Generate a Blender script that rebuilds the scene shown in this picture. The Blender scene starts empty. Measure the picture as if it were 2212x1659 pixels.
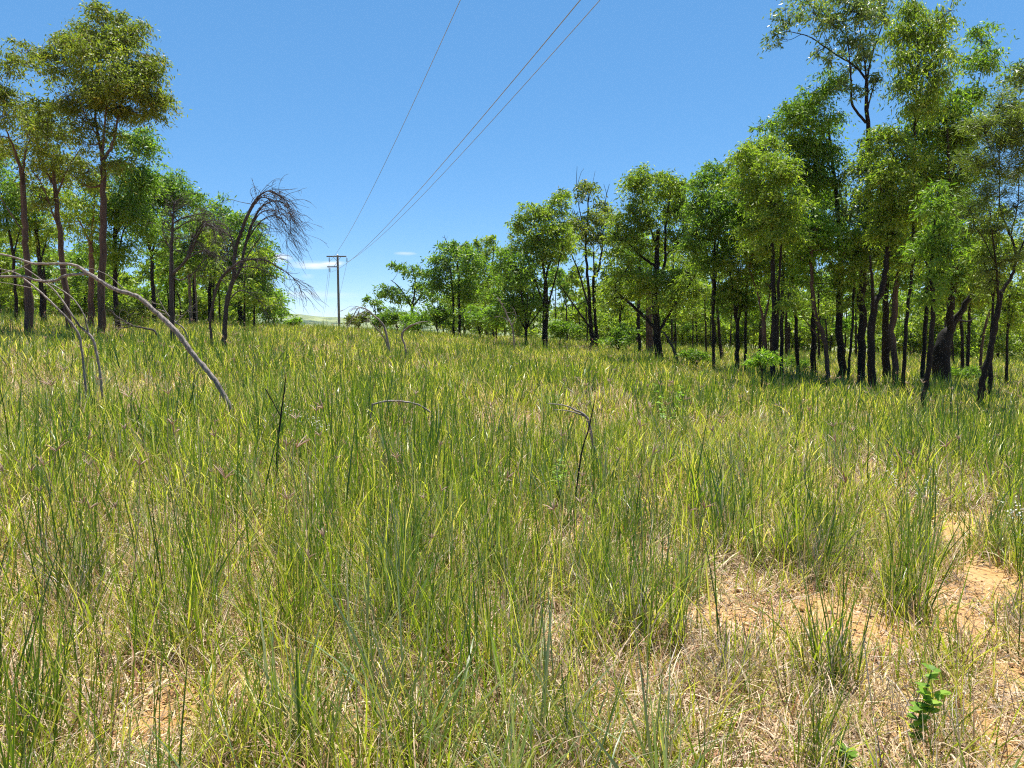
import bpy, math, random
import numpy as np
from mathutils import Vector

# ------------------------------------------------------------------ camera, sky, sun, exposure
sc = bpy.context.scene
EYE = 1.6
F = 710.0                       # focal length in pixels of a 1024 px wide frame
PITCH = math.atan((384 - 320) / F)
cam_d = bpy.data.cameras.new('camera')
cam_d.sensor_width = 36.0
cam_d.lens = F / 1024 * 36.0
cam_d.clip_start = 0.05
cam_d.clip_end = 20000
cam = bpy.data.objects.new('camera', cam_d)
cam.location = (0, 0, EYE)
cam.rotation_euler = (math.pi / 2 - PITCH, 0, 0)
sc.collection.objects.link(cam)
sc.camera = cam

SUN_EL, SUN_AZ = math.radians(75), math.radians(18)     # azimuth from +Y towards +X
world = bpy.data.worlds.new('World')
sc.world = world
world.use_nodes = True
wn, wl = world.node_tree.nodes, world.node_tree.links
wn.clear()
w_out = wn.new('ShaderNodeOutputWorld')
w_bg = wn.new('ShaderNodeBackground')
w_bg.inputs['Strength'].default_value = 0.057
sky = wn.new('ShaderNodeTexSky')
sky.sky_type = 'NISHITA'
sky.sun_disc = False
sky.sun_elevation = SUN_EL
sky.sun_rotation = SUN_AZ
sky.altitude = 3000
sky.air_density = 0.7
sky.dust_density = 0.0
sky.ozone_density = 6.0
# a few thin fair-weather clouds low over the horizon, all the way round
w_tc = wn.new('ShaderNodeTexCoord')
w_sep = wn.new('ShaderNodeSeparateXYZ')
wl.new(w_tc.outputs['Generated'], w_sep.inputs[0])
def wmath(op, a, b=None, c=None):
    n = wn.new('ShaderNodeMath'); n.operation = op
    for i, v in enumerate((a, b, c)):
        if v is None: continue
        if isinstance(v, (int, float)): n.inputs[i].default_value = v
        else: wl.new(v, n.inputs[i])
    return n.outputs[0]
w_az = wmath('ARCTAN2', w_sep.outputs[0], w_sep.outputs[1])
w_el = wmath('ARCSINE', w_sep.outputs[2])
w_comb = wn.new('ShaderNodeCombineXYZ')
wl.new(wmath('MULTIPLY', w_az, 9.0), w_comb.inputs[0])
wl.new(wmath('MULTIPLY', w_el, 60.0), w_comb.inputs[1])
w_noise = wn.new('ShaderNodeTexNoise')
w_noise.inputs['Scale'].default_value = 1.6
w_noise.inputs['Detail'].default_value = 5
wl.new(w_comb.outputs[0], w_noise.inputs['Vector'])
def px_dir(X, Y):
    x = (X / 3.75 - 512) / F; y = (384 - Y / 3.75) / F
    d = Vector((x, math.cos(PITCH) + y * math.sin(PITCH), -math.sin(PITCH) + y * math.cos(PITCH))).normalized()
    return math.atan2(d.x, d.y), math.asin(d.z)
clouds = []
for (X, Y, rx, ry, k) in ((1180, 993, 88, 15, 1.0), (985, 968, 95, 22, .95), (1190, 1106, 150, 14, .30), (1250, 985, 40, 9, .6),
                          (1155, 1036, 22, 8, .5), (1520, 951, 40, 7, .35), (2430, 950, 200, 30, .35), (3300, 880, 150, 40, .4)):
    az, el = px_dir(X, Y)
    u = wmath('DIVIDE', wmath('SUBTRACT', w_az, az), rx / 2662)
    v = wmath('DIVIDE', wmath('SUBTRACT', w_el, el), ry / 2662)
    r2 = wmath('ADD', wmath('MULTIPLY', u, u), wmath('MULTIPLY', v, v))
    clouds.append(wmath('MULTIPLY', wmath('MAXIMUM', wmath('SUBTRACT', 1.35, r2), 0.0), k))
tot = clouds[0]
for c in clouds[1:]:
    tot = wmath('ADD', tot, c)
w_mask = wmath('MULTIPLY', tot, wmath('MULTIPLY', wmath('SUBTRACT', w_noise.outputs['Fac'], 0.30), 2.6))
w_mask = wmath('MINIMUM', wmath('MAXIMUM', w_mask, 0.0), 0.92)
w_mix = wn.new('ShaderNodeMix'); w_mix.data_type = 'RGBA'
wl.new(w_mask, w_mix.inputs['Factor'])
def wscale(src, k):
    n = wn.new('ShaderNodeVectorMath'); n.operation = 'SCALE'; wl.new(src, n.inputs[0]); n.inputs['Scale'].default_value = k
    return n.outputs[0]
w_gam = wn.new('ShaderNodeGamma'); w_gam.inputs[1].default_value = .45       # clear inland air: an even, deep blue
wl.new(wscale(sky.outputs[0], .1), w_gam.inputs[0])
w_hsv = wn.new('ShaderNodeHueSaturation'); w_hsv.inputs['Saturation'].default_value = 1.7
wl.new(w_gam.outputs[0], w_hsv.inputs['Color'])
wl.new(wscale(w_hsv.outputs[0], 10.0), w_mix.inputs[6])
w_mix.inputs[7].default_value = (8.2, 8.4, 8.8, 1)
wl.new(w_mix.outputs[2], w_bg.inputs['Color'])
wl.new(w_bg.outputs[0], w_out.inputs[0])

sun_d = bpy.data.lights.new('sun', 'SUN')
sun_d.energy = 5.0
sun_d.angle = math.radians(0.53)
sun_d.color = (1.0, 0.955, 0.87)
sun = bpy.data.objects.new('sun', sun_d)
sv = Vector((math.sin(SUN_AZ) * math.cos(SUN_EL), math.cos(SUN_AZ) * math.cos(SUN_EL), math.sin(SUN_EL)))
sun.rotation_euler = sv.to_track_quat('Z', 'Y').to_euler()
sun.location = (0, 0, 60)
sc.collection.objects.link(sun)

sc.view_settings.view_transform = 'Standard'
sc.view_settings.look = 'None'
sc.view_settings.gamma = 1.0
sc.view_settings.exposure = 1.25
sc.view_settings.use_curve_mapping = False
sc.render.engine = 'CYCLES'
cy = sc.cycles
cy.max_bounces = 5
cy.diffuse_bounces = 2
cy.glossy_bounces = 2
cy.transmission_bounces = 3
cy.transparent_max_bounces = 8
cy.volume_bounces = 0
cy.caustics_reflective = False
cy.caustics_refractive = False
cy.use_denoising = False
cy.filter_width = 1.15
cy.sample_clamp_indirect = 6.0

# ------------------------------------------------------------------ helpers
rng = np.random.default_rng(11)
random.seed(5)
C = sc.collection

def ground_z(x, y):
    x = np.asarray(x, float); y = np.asarray(y, float)
    off = 3.0 * np.clip(y / 35.0, 0, 1)
    c = -0.058 * (x + off)
    z = np.where(c > 0, 2.3 * np.tanh(c / 2.3), 2.6 * np.tanh(c / 2.6))
    t = np.clip(y - 42, 0, 150)
    z = z - 0.00036 * t * t - np.clip(y - 192, 0, 330) * 0.108
    b = np.clip(-y - 10, 0, 200) * 0.01
    near = np.clip((y - 1.0) / 14, 0, 1)
    z = z + near * (0.05 * np.sin(x * 0.61 + 1.3) * np.sin(y * 0.47) + 0.03 * np.sin(x * 1.7 + y * .6))
    return z - b

def gz(x, y): return float(ground_z(x, y))

def ray(X, Y):
    x = (X / 3.75 - 512) / F; y = (384 - Y / 3.75) / F
    return np.array((x, math.cos(PITCH) + y * math.sin(PITCH), -math.sin(PITCH) + y * math.cos(PITCH)))

def P(X, Y, D):
    d = ray(X, Y)
    return np.array((0, 0, EYE)) + d * (D / d[1])

def proj(x, y, z):
    v = np.stack([x, y, z - EYE], -1)
    f = v[..., 1] * math.cos(PITCH) - v[..., 2] * math.sin(PITCH)
    u = v[..., 1] * math.sin(PITCH) + v[..., 2] * math.cos(PITCH)
    f = np.maximum(f, 0.05)
    return (512 + F * v[..., 0] / f) * 3.75, (384 - F * u / f) * 3.75

def solve_D(X, Y, h=0.35, lo=2.2, hi=90.0):
    Ds = np.geomspace(lo, hi, 900)
    d = ray(X, Y)
    k = Ds / d[1]
    gap = EYE + d[2] * k - ground_z(d[0] * k, Ds) - h
    i = np.argmax(gap < 0)
    return float(Ds[i]) if (gap < 0).any() else hi

class MB:
    def __init__(s): s.v = []; s.q = []; s.n = 0; s.t = []
    def add(s, v, q):
        s.v.append(np.asarray(v, float)); s.q.append(np.asarray(q, int) + s.n); s.n += len(v)
    def tube(s, pts, rad, sides=6, wob=0.0):
        pts = np.asarray(pts, float); rad = np.asarray(rad, float); n = len(pts)
        tan = np.gradient(pts, axis=0)
        tan /= np.linalg.norm(tan, axis=1)[:, None] + 1e-9
        ref = np.array((0.37, 0.91, 0.12)) if abs(tan[:, 2]).mean() > .5 else np.array((0.1, 0.2, 0.97))
        a = np.cross(tan, ref); a /= np.linalg.norm(a, axis=1)[:, None] + 1e-9
        b = np.cross(tan, a)
        ang = np.linspace(0, 2 * np.pi, sides, endpoint=False)
        rr = rad[:, None] * (1 + wob * rng.normal(size=(n, sides)))
        v = pts[:, None, :] + rr[..., None] * (np.cos(ang)[None, :, None] * a[:, None, :] + np.sin(ang)[None, :, None] * b[:, None, :])
        i = np.arange(n - 1)[:, None] * sides + np.arange(sides)[None, :]
        j = np.arange(n - 1)[:, None] * sides + (np.arange(sides)[None, :] + 1) % sides
        q = np.stack([i, j, j + sides, i + sides], -1).reshape(-1, 4)
        if sides <= 3: q = q[:]
        s.add(v.reshape(-1, 3), q)
        if sides > 3:   # close the tip with a small point
            tip = pts[-1] + tan[-1] * rad[-1] * 1.2
            k = s.n; s.v.append(tip[None, :]); s.n += 1
            base = k - sides
            s.q.append(np.stack([base + np.arange(sides), base + (np.arange(sides) + 1) % sides, np.full(sides, k), np.full(sides, k)], -1))
    def box(s, c, sx, sy, sz, R=None):
        v = np.array([(a, b, d) for a in (-1, 1) for b in (-1, 1) for d in (-1, 1)], float) * (sx / 2, sy / 2, sz / 2)
        if R is not None: v = v @ np.asarray(R).T
        q = [(0, 1, 3, 2), (4, 6, 7, 5), (0, 4, 5, 1), (2, 3, 7, 6), (0, 2, 6, 4), (1, 5, 7, 3)]
        s.add(v + np.asarray(c), q)
    def mesh(s, name, smooth=True):
        me = bpy.data.meshes.new(name)
        v = np.concatenate(s.v) if s.v else np.zeros((0, 3)); q = np.concatenate(s.q) if s.q else np.zeros((0, 4), int)
        tri = q[:, 2] == q[:, 3]
        qq, tt = q[~tri], q[tri][:, :3]
        loops = np.concatenate([qq.ravel(), tt.ravel()]).astype(np.int32)
        starts = np.concatenate([np.arange(len(qq)) * 4, len(qq) * 4 + np.arange(len(tt)) * 3]).astype(np.int32)
        me.vertices.add(len(v)); me.vertices.foreach_set('co', v.astype(np.float32).ravel())
        me.loops.add(len(loops)); me.loops.foreach_set('vertex_index', loops)
        me.polygons.add(len(starts)); me.polygons.foreach_set('loop_start', starts)
        if smooth: me.polygons.foreach_set('use_smooth', np.ones(len(starts), bool))
        me.update(calc_edges=True)
        return me
    def build(s, name, mat, parent=None, smooth=True, origin=None):
        if origin is not None: s.v = [a - np.asarray(origin) for a in s.v]
        me = s.mesh(name, smooth)
        me.materials.append(mat)
        o = bpy.data.objects.new(name, me); C.objects.link(o)
        if parent is not None: o.parent = parent
        if origin is not None and parent is None: o.location = origin
        return o

def tag(o, label=None, cat=None, group=None, kind=None):
    if label: o['label'] = label
    if cat: o['category'] = cat
    if group: o['group'] = group
    if kind: o['kind'] = kind
    return o

def empty(name, loc, label, cat, group=None):
    o = bpy.data.objects.new(name, None); C.objects.link(o); o.location = loc
    o.empty_display_size = .3
    return tag(o, label, cat, group)

def smooth_path(pts, per=5):
    pts = np.asarray(pts, float)
    if len(pts) < 3:
        t = np.linspace(0, 1, per + 1)[:, None]; return pts[0] * (1 - t) + pts[-1] * t
    p = np.vstack([2 * pts[0] - pts[1], pts, 2 * pts[-1] - pts[-2]])
    out = []
    for i in range(1, len(p) - 2):
        for t in np.linspace(0, 1, per, endpoint=False):
            a, b, c, d = p[i - 1], p[i], p[i + 1], p[i + 2]
            out.append(.5 * ((2 * b) + (-a + c) * t + (2 * a - 5 * b + 4 * c - d) * t * t + (-a + 3 * b - 3 * c + d) * t ** 3))
    out.append(pts[-1])
    return np.array(out)

# ------------------------------------------------------------------ materials
def new_mat(name):
    m = bpy.data.materials.new(name); m.use_nodes = True
    m.node_tree.nodes.clear()
    return m, m.node_tree.nodes, m.node_tree.links

def ramp(n, stops, interp='LINEAR'):
    r = n.new('ShaderNodeValToRGB'); r.color_ramp.interpolation = interp
    e = r.color_ramp.elements
    while len(e) < len(stops): e.new(0.5)
    for i, (p, c) in enumerate(stops):
        e[i].position = p; e[i].color = (*c, 1)
    return r

def leaf_mat(name, stops, trans=0.4, rough=0.42, spec=0.5, tgain=(1.25, 1.35, .6), use_t=None):
    """thin leaf or blade: reflects on one face, glows through from the other; colour differs leaf by leaf"""
    m, n, l = new_mat(name)
    out = n.new('ShaderNodeOutputMaterial')
    geo = n.new('ShaderNodeNewGeometry'); oi = n.new('ShaderNodeObjectInfo')
    add = n.new('ShaderNodeMath'); add.operation = 'MULTIPLY_ADD'
    l.new(oi.outputs['Random'], add.inputs[0]); add.inputs[1].default_value = 0.61; l.new(geo.outputs['Random Per Island'], add.inputs[2])
    fr = n.new('ShaderNodeMath'); fr.operation = 'FRACT'; l.new(add.outputs[0], fr.inputs[0])
    r = ramp(n, stops); l.new(fr.outputs[0], r.inputs[0])
    col = r.outputs[0]
    if use_t:                       # dry tint at base and tip; the base tint also paints in shade
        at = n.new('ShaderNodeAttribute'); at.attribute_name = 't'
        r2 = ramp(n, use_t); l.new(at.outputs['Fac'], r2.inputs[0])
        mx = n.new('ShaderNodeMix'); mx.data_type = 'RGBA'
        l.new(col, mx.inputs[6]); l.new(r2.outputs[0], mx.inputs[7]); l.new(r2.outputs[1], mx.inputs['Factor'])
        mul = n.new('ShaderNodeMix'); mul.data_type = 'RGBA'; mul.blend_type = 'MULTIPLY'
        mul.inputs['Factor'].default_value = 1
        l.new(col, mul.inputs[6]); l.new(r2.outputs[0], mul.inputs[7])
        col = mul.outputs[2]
    bs = n.new('ShaderNodeBsdfPrincipled')
    l.new(col, bs.inputs['Base Color']); bs.inputs['Roughness'].default_value = rough
    bs.inputs['Specular IOR Level'].default_value = spec
    tr = n.new('ShaderNodeBsdfTranslucent')
    g = n.new('ShaderNodeMix'); g.data_type = 'RGBA'; g.blend_type = 'MULTIPLY'; g.inputs['Factor'].default_value = 1
    l.new(col, g.inputs[6]); g.inputs[7].default_value = (*tgain, 1)
    l.new(g.outputs[2], tr.inputs['Color'])
    mix = n.new('ShaderNodeMixShader'); mix.inputs[0].default_value = trans
    l.new(bs.outputs[0], mix.inputs[1]); l.new(tr.outputs[0], mix.inputs[2])
    l.new(mix.outputs[0], out.inputs[0])
    return m

def bark_mat(name, c1, c2, scale=6.0, stretch=.12, bump=.6, rough=.9):
    m, n, l = new_mat(name)
    out = n.new('ShaderNodeOutputMaterial'); bs = n.new('ShaderNodeBsdfPrincipled')
    tc = n.new('ShaderNodeTexCoord'); mp = n.new('ShaderNodeMapping'); mp.inputs['Scale'].default_value = (1, 1, stretch)
    l.new(tc.outputs['Object'], mp.inputs[0])
    ns = n.new('ShaderNodeTexNoise'); ns.inputs['Scale'].default_value = scale * 4; ns.inputs['Detail'].default_value = 6
    l.new(mp.outputs[0], ns.inputs['Vector'])
    ns2 = n.new('ShaderNodeTexNoise'); ns2.inputs['Scale'].default_value = 1.1; ns2.inputs['Detail'].default_value = 3
    l.new(tc.outputs['Object'], ns2.inputs['Vector'])
    ad = n.new('ShaderNodeMath'); ad.operation = 'MULTIPLY_ADD'; l.new(ns2.outputs[0], ad.inputs[0]); ad.inputs[1].default_value = .5
    ad2 = n.new('ShaderNodeMath'); ad2.operation = 'MULTIPLY'; l.new(ns.outputs[0], ad2.inputs[0]); ad2.inputs[1].default_value = .55
    l.new(ad2.outputs[0], ad.inputs[2])
    r = ramp(n, [(.34, c1), (.68, c2)]); l.new(ad.outputs[0], r.inputs[0])
    l.new(r.outputs[0], bs.inputs['Base Color']); bs.inputs['Roughness'].default_value = rough
    bs.inputs['Specular IOR Level'].default_value = .2
    bp = n.new('ShaderNodeBump'); bp.inputs['Strength'].default_value = bump; bp.inputs['Distance'].default_value = .03
    l.new(ns.outputs[0], bp.inputs['Height']); l.new(bp.outputs[0], bs.inputs['Normal'])
    l.new(bs.outputs[0], out.inputs[0])
    return m

M = {}
M['bark_dark'] = bark_mat('bark_dark', (.006, .005, .0045), (.030, .024, .021))
M['bark_brown'] = bark_mat('bark_brown', (.030, .020, .016), (.13, .085, .065))
M['bark_red'] = bark_mat('bark_red', (.05, .026, .018), (.19, .11, .075))
M['bark_pale'] = bark_mat('bark_pale', (.09, .07, .06), (.26, .21, .18))
M['dead_grey'] = bark_mat('dead_grey', (.045, .038, .034), (.34, .29, .26), 10, .25, .5)
M['dead_dark'] = bark_mat('dead_dark', (.014, .011, .011), (.10, .082, .076), 10, .25, .5)
M['char'] = bark_mat('char', (.006, .006, .006), (.03, .027, .025))
M['pole_wood'] = bark_mat('pole_wood', (.07, .062, .055), (.20, .175, .15), 5, .03, .3)
M['leaf_olive'] = leaf_mat('leaf_olive', [(0, (.085, .115, .018)), (.5, (.15, .20, .026)), (.9, (.23, .28, .036)), (1, (.30, .22, .06))], 0.5, 0.5, 0.4)
M['leaf_green'] = leaf_mat('leaf_green', [(0, (.075, .15, .016)), (.5, (.13, .235, .024)), (.9, (.20, .32, .036)), (1, (.30, .38, .06))], 0.5, 0.5, 0.4)
M['leaf_yellow'] = leaf_mat('leaf_yellow', [(0, (.11, .18, .018)), (.5, (.18, .27, .026)), (.9, (.27, .36, .040)), (1, (.40, .42, .08))], 0.5, 0.5, 0.4)
M['leaf_grey'] = leaf_mat('leaf_grey', [(0, (.07, .12, .03)), (.5, (.13, .20, .05)), (.9, (.20, .26, .07)), (1, (.28, .30, .10))], 0.45, 0.42, 0.5)
M['leaf_fresh'] = leaf_mat('leaf_fresh', [(0, (.11, .22, .018)), (.5, (.18, .32, .028)), (1, (.28, .42, .05))], 0.5, 0.5, 0.4)
M['leaf_wattle'] = leaf_mat('leaf_wattle', [(0, (.08, .12, .02)), (.5, (.125, .18, .032)), (1, (.20, .25, .05))], 0.48, 0.5, 0.4)
BASE_T = [(0, (.72, .5, .38)), (.28, (1, .93, .86)), (.75, (1, 1, 1)), (1, (1.0, .92, .8))]  # dry reddish sheath at the base, darkened too for shade low in the grass
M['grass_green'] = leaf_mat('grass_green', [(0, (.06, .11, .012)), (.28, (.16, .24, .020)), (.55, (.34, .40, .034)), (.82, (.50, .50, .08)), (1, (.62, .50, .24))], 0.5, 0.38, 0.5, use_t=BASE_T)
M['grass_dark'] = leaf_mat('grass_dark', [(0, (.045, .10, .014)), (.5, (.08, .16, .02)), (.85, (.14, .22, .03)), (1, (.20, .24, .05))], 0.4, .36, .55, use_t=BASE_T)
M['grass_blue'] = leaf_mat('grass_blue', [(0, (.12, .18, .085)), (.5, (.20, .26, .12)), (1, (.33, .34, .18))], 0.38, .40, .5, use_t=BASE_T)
M['straw'] = leaf_mat('straw', [(0, (.18, .11, .07)), (.3, (.40, .28, .17)), (.7, (.60, .46, .29)), (.92, (.70, .59, .42)), (1, (.40, .16, .08))], .3, .5, .4, (1.1, 1.0, .8))
M['straw_grey'] = leaf_mat('straw_grey', [(0, (.15, .12, .10)), (.5, (.36, .30, .25)), (1, (.56, .49, .42))], .22, .55, .3, (1, 1, .9))
M['seed'] = leaf_mat('seed', [(0, (.32, .22, .15)), (.5, (.50, .37, .26)), (1, (.62, .50, .38))], .4, .6, .2, (1.1, 1, .9))
M['flower'] = leaf_mat('flower', [(0, (.62, .60, .50)), (1, (.8, .79, .72))], .3, .6, .2, (1, 1, 1))
M['litter'] = leaf_mat('litter', [(0, (.06, .04, .03)), (.5, (.18, .11, .07)), (1, (.36, .25, .16))], .1, .6, .3, (1, 1, 1))

def simple(name, col, rough=.6, metal=0.0, spec=.4):
    m, n, l = new_mat(name); out = n.new('ShaderNodeOutputMaterial'); b = n.new('ShaderNodeBsdfPrincipled')
    ns = n.new('ShaderNodeTexNoise'); ns.inputs['Scale'].default_value = 14
    r = ramp(n, [(.3, tuple(c * .8 for c in col)), (.7, tuple(min(1, c * 1.15) for c in col))]); l.new(ns.outputs[0], r.inputs[0])
    l.new(r.outputs[0], b.inputs['Base Color']); b.inputs['Roughness'].default_value = rough; b.inputs['Metallic'].default_value = metal
    b.inputs['Specular IOR Level'].default_value = spec
    l.new(b.outputs[0], out.inputs[0]); return m
M['wire'] = simple('wire', (.22, .24, .25), .6, .0)
M['steel'] = simple('steel', (.30, .32, .32), .5, .6)
M['ceramic'] = simple('ceramic', (.20, .24, .25), .25, 0, .6)
M['clod'] = simple('clod', (.34, .19, .09), .95, 0, .1)

def soil_mat():
    m, n, l = new_mat('soil'); out = n.new('ShaderNodeOutputMaterial'); b = n.new('ShaderNodeBsdfPrincipled')
    tc = n.new('ShaderNodeTexCoord')
    def noise(s, d=5, rg=.6):
        k = n.new('ShaderNodeTexNoise'); k.inputs['Scale'].default_value = s; k.inputs['Detail'].default_value = d
        k.inputs['Roughness'].default_value = rg
        l.new(tc.outputs['Object'], k.inputs['Vector']); return k.outputs[0]
    fine, mid, big = noise(38, 6, .7), noise(3.2), noise(.35)
    r1 = ramp(n, [(.28, (.16, .085, .035)), (.45, (.37, .215, .09)), (.6, (.47, .30, .14)), (.78, (.58, .43, .25))]); l.new(fine, r1.inputs[0])
    r2 = ramp(n, [(.35, (.44, .31, .15)), (.65, (.42, .20, .065))]); l.new(mid, r2.inputs[0])
    mx = n.new('ShaderNodeMix'); mx.data_type = 'RGBA'; mx.inputs['Factor'].default_value = .45
    l.new(r1.outputs[0], mx.inputs[6]); l.new(r2.outputs[0], mx.inputs[7])
    # low moss-like cover in patches
    r3 = ramp(n, [(.46, (0, 0, 0)), (.60, (1, 1, 1))]); l.new(big, r3.inputs[0])
    mf = n.new('ShaderNodeMath'); mf.operation = 'MULTIPLY'; l.new(r3.outputs[0], mf.inputs[0]); mf.inputs[1].default_value = .35
    mx2 = n.new('ShaderNodeMix'); mx2.data_type = 'RGBA'; l.new(mf.outputs[0], mx2.inputs['Factor'])
    l.new(mx.outputs[2], mx2.inputs[6]); mx2.inputs[7].default_value = (.27, .25, .07, 1)
    # far off the sheet is grassland
    sp = n.new('ShaderNodeSeparateXYZ'); l.new(tc.outputs['Object'], sp.inputs[0])
    mr = n.new('ShaderNodeMapRange'); l.new(sp.outputs[1], mr.inputs[0]); mr.inputs[1].default_value = 60; mr.inputs[2].default_value = 130
    gr = ramp(n, [(.35, (.12, .14, .045)), (.65, (.22, .21, .085))]); l.new(big, gr.inputs[0])
    mx3 = n.new('ShaderNodeMix'); mx3.data_type = 'RGBA'; l.new(mr.outputs[0], mx3.inputs['Factor'])
    l.new(mx2.outputs[2], mx3.inputs[6]); l.new(gr.outputs[0], mx3.inputs[7])
    l.new(mx3.outputs[2], b.inputs['Base Color']); b.inputs['Roughness'].default_value = .95
    b.inputs['Specular IOR Level'].default_value = .15
    bp = n.new('ShaderNodeBump'); bp.inputs['Strength'].default_value = .9; bp.inputs['Distance'].default_value = .02
    l.new(fine, bp.inputs['Height']); l.new(bp.outputs[0], b.inputs['Normal'])
    l.new(b.outputs[0], out.inputs[0]); return m
M['soil'] = soil_mat()

def hill_mat():
    m, n, l = new_mat('hill_cover'); out = n.new('ShaderNodeOutputMaterial'); b = n.new('ShaderNodeBsdfPrincipled')
    tc = n.new('ShaderNodeTexCoord')
    k = n.new('ShaderNodeTexNoise'); k.inputs['Scale'].default_value = .0035; k.inputs['Detail'].default_value = 3
    l.new(tc.outputs['Object'], k.inputs['Vector'])
    v = n.new('ShaderNodeTexNoise'); v.inputs['Scale'].default_value = .02; v.inputs['Detail'].default_value = 6; v.inputs['Roughness'].default_value = .75
    l.new(tc.outputs['Object'], v.inputs['Vector'])
    ad = n.new('ShaderNodeMath'); ad.operation = 'MULTIPLY_ADD'; l.new(v.outputs[0], ad.inputs[0]); ad.inputs[1].default_value = .7
    k2 = n.new('ShaderNodeMath'); k2.operation = 'MULTIPLY'; l.new(k.outputs[0], k2.inputs[0]); k2.inputs[1].default_value = .4
    l.new(k2.outputs[0], ad.inputs[2])
    r = ramp(n, [(.44, (.03, .055, .025)), (.52, (.06, .085, .04)), (.56, (.17, .20, .08)), (.72, (.25, .26, .12))]); l.new(ad.outputs[0], r.inputs[0])
    l.new(r.outputs[0], b.inputs['Base Color']); b.inputs['Roughness'].default_value = 1
    b.inputs['Specular IOR Level'].default_value = 0
    l.new(b.outputs[0], out.inputs[0]); return m
M['hill'] = hill_mat()

# ------------------------------------------------------------------ the ground and the far hills
def grid_sheet(xs, ys, zf):
    X, Y = np.meshgrid(xs, ys)
    v = np.stack([X, Y, zf(X, Y)], -1).reshape(-1, 3)
    nx = len(xs); i = (np.arange(len(ys) - 1)[:, None] * nx + np.arange(nx - 1)[None, :]).ravel()
    b = MB(); b.add(v, np.stack([i, i + 1, i + nx + 1, i + nx], -1)); return b
xs = np.unique(np.concatenate([np.linspace(-14, 14, 90), np.geomspace(14, 4200, 46), -np.geomspace(14, 4200, 46)]))
ys = np.unique(np.concatenate([np.linspace(-20, 0, 14), np.linspace(0, 30, 110), np.linspace(30, 260, 90), np.geomspace(260, 6000, 30), -np.geomspace(20, 400, 8)]))
g = grid_sheet(xs, ys, ground_z).build('ground', M['soil'])
tag(g, kind='structure')

def hill_z(x, y):
    t = np.clip((y - 900) / 2100, 0, 1)
    base = -75 + 88 * t * t * (3 - 2 * t)
    bump = 15 * np.exp(-((x + 1010) / 330) ** 2 - ((y - 3000) / 700) ** 2) + 6 * np.sin(x * .0031 + 1) * t + 5 * np.sin(x * .011 + y * .004) * t + 2.5 * np.sin(x * .027 + 2) * t
    return base + bump - np.clip(y - 3300, 0, 3000) * .05
hx = np.linspace(-4500, 4500, 180); hy = np.linspace(900, 4500, 60)
h = grid_sheet(hx, hy, hill_z).build('hills', M['hill'])
tag(h, kind='structure')

# ------------------------------------------------------------------ trees
def leaves(b, centres, rad, n_per, L, W, droop, up=0.0):
    """leaf blades in clumps round the centres: four-cornered kites hanging from their stalks"""
    n = len(centres) * n_per
    if n == 0: return
    c = np.repeat(centres, n_per, 0)
    r = np.repeat(rad, n_per)
    # each clump is a few hanging sprays
    ns = 4
    az = rng.uniform(0, 2 * np.pi, (len(centres), ns)); sl = rng.uniform(.4, 1.7, (len(centres), ns))
    k = np.tile(rng.integers(0, ns, n_per), len(centres)); ci = np.repeat(np.arange(len(centres)), n_per)
    a_ = az[ci, k]; t = rng.uniform(0, 1, n)
    off = np.stack([np.cos(a_) * t * 1.25, np.sin(a_) * t * 1.25, .45 * t - (.9 + droop) * t * t], 1) * sl[ci, k][:, None]
    off += rng.normal(size=(n, 3)) * .2
    base = c + off * r[:, None]
    d = rng.normal(size=(n, 3)) * .55
    d[:, 2] -= droop
    d[:, 0] += np.cos(a_) * .45; d[:, 1] += np.sin(a_) * .45
    d /= np.linalg.norm(d, axis=1)[:, None]
    s = np.cross(d, rng.normal(size=(n, 3))); s /= np.linalg.norm(s, axis=1)[:, None] + 1e-9
    ln = L * rng.uniform(.65, 1.3, n)[:, None]; wd = W * rng.uniform(.7, 1.25, n)[:, None]
    nrm = np.cross(d, s)
    mid = base + d * ln * .42 + nrm * ln * .06
    tip = base + d * ln
    v = np.stack([base, mid + s * wd * .5, tip, mid - s * wd * .5], 1).reshape(-1, 3)
    b.add(v, np.arange(n * 4).reshape(n, 4))

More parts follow.
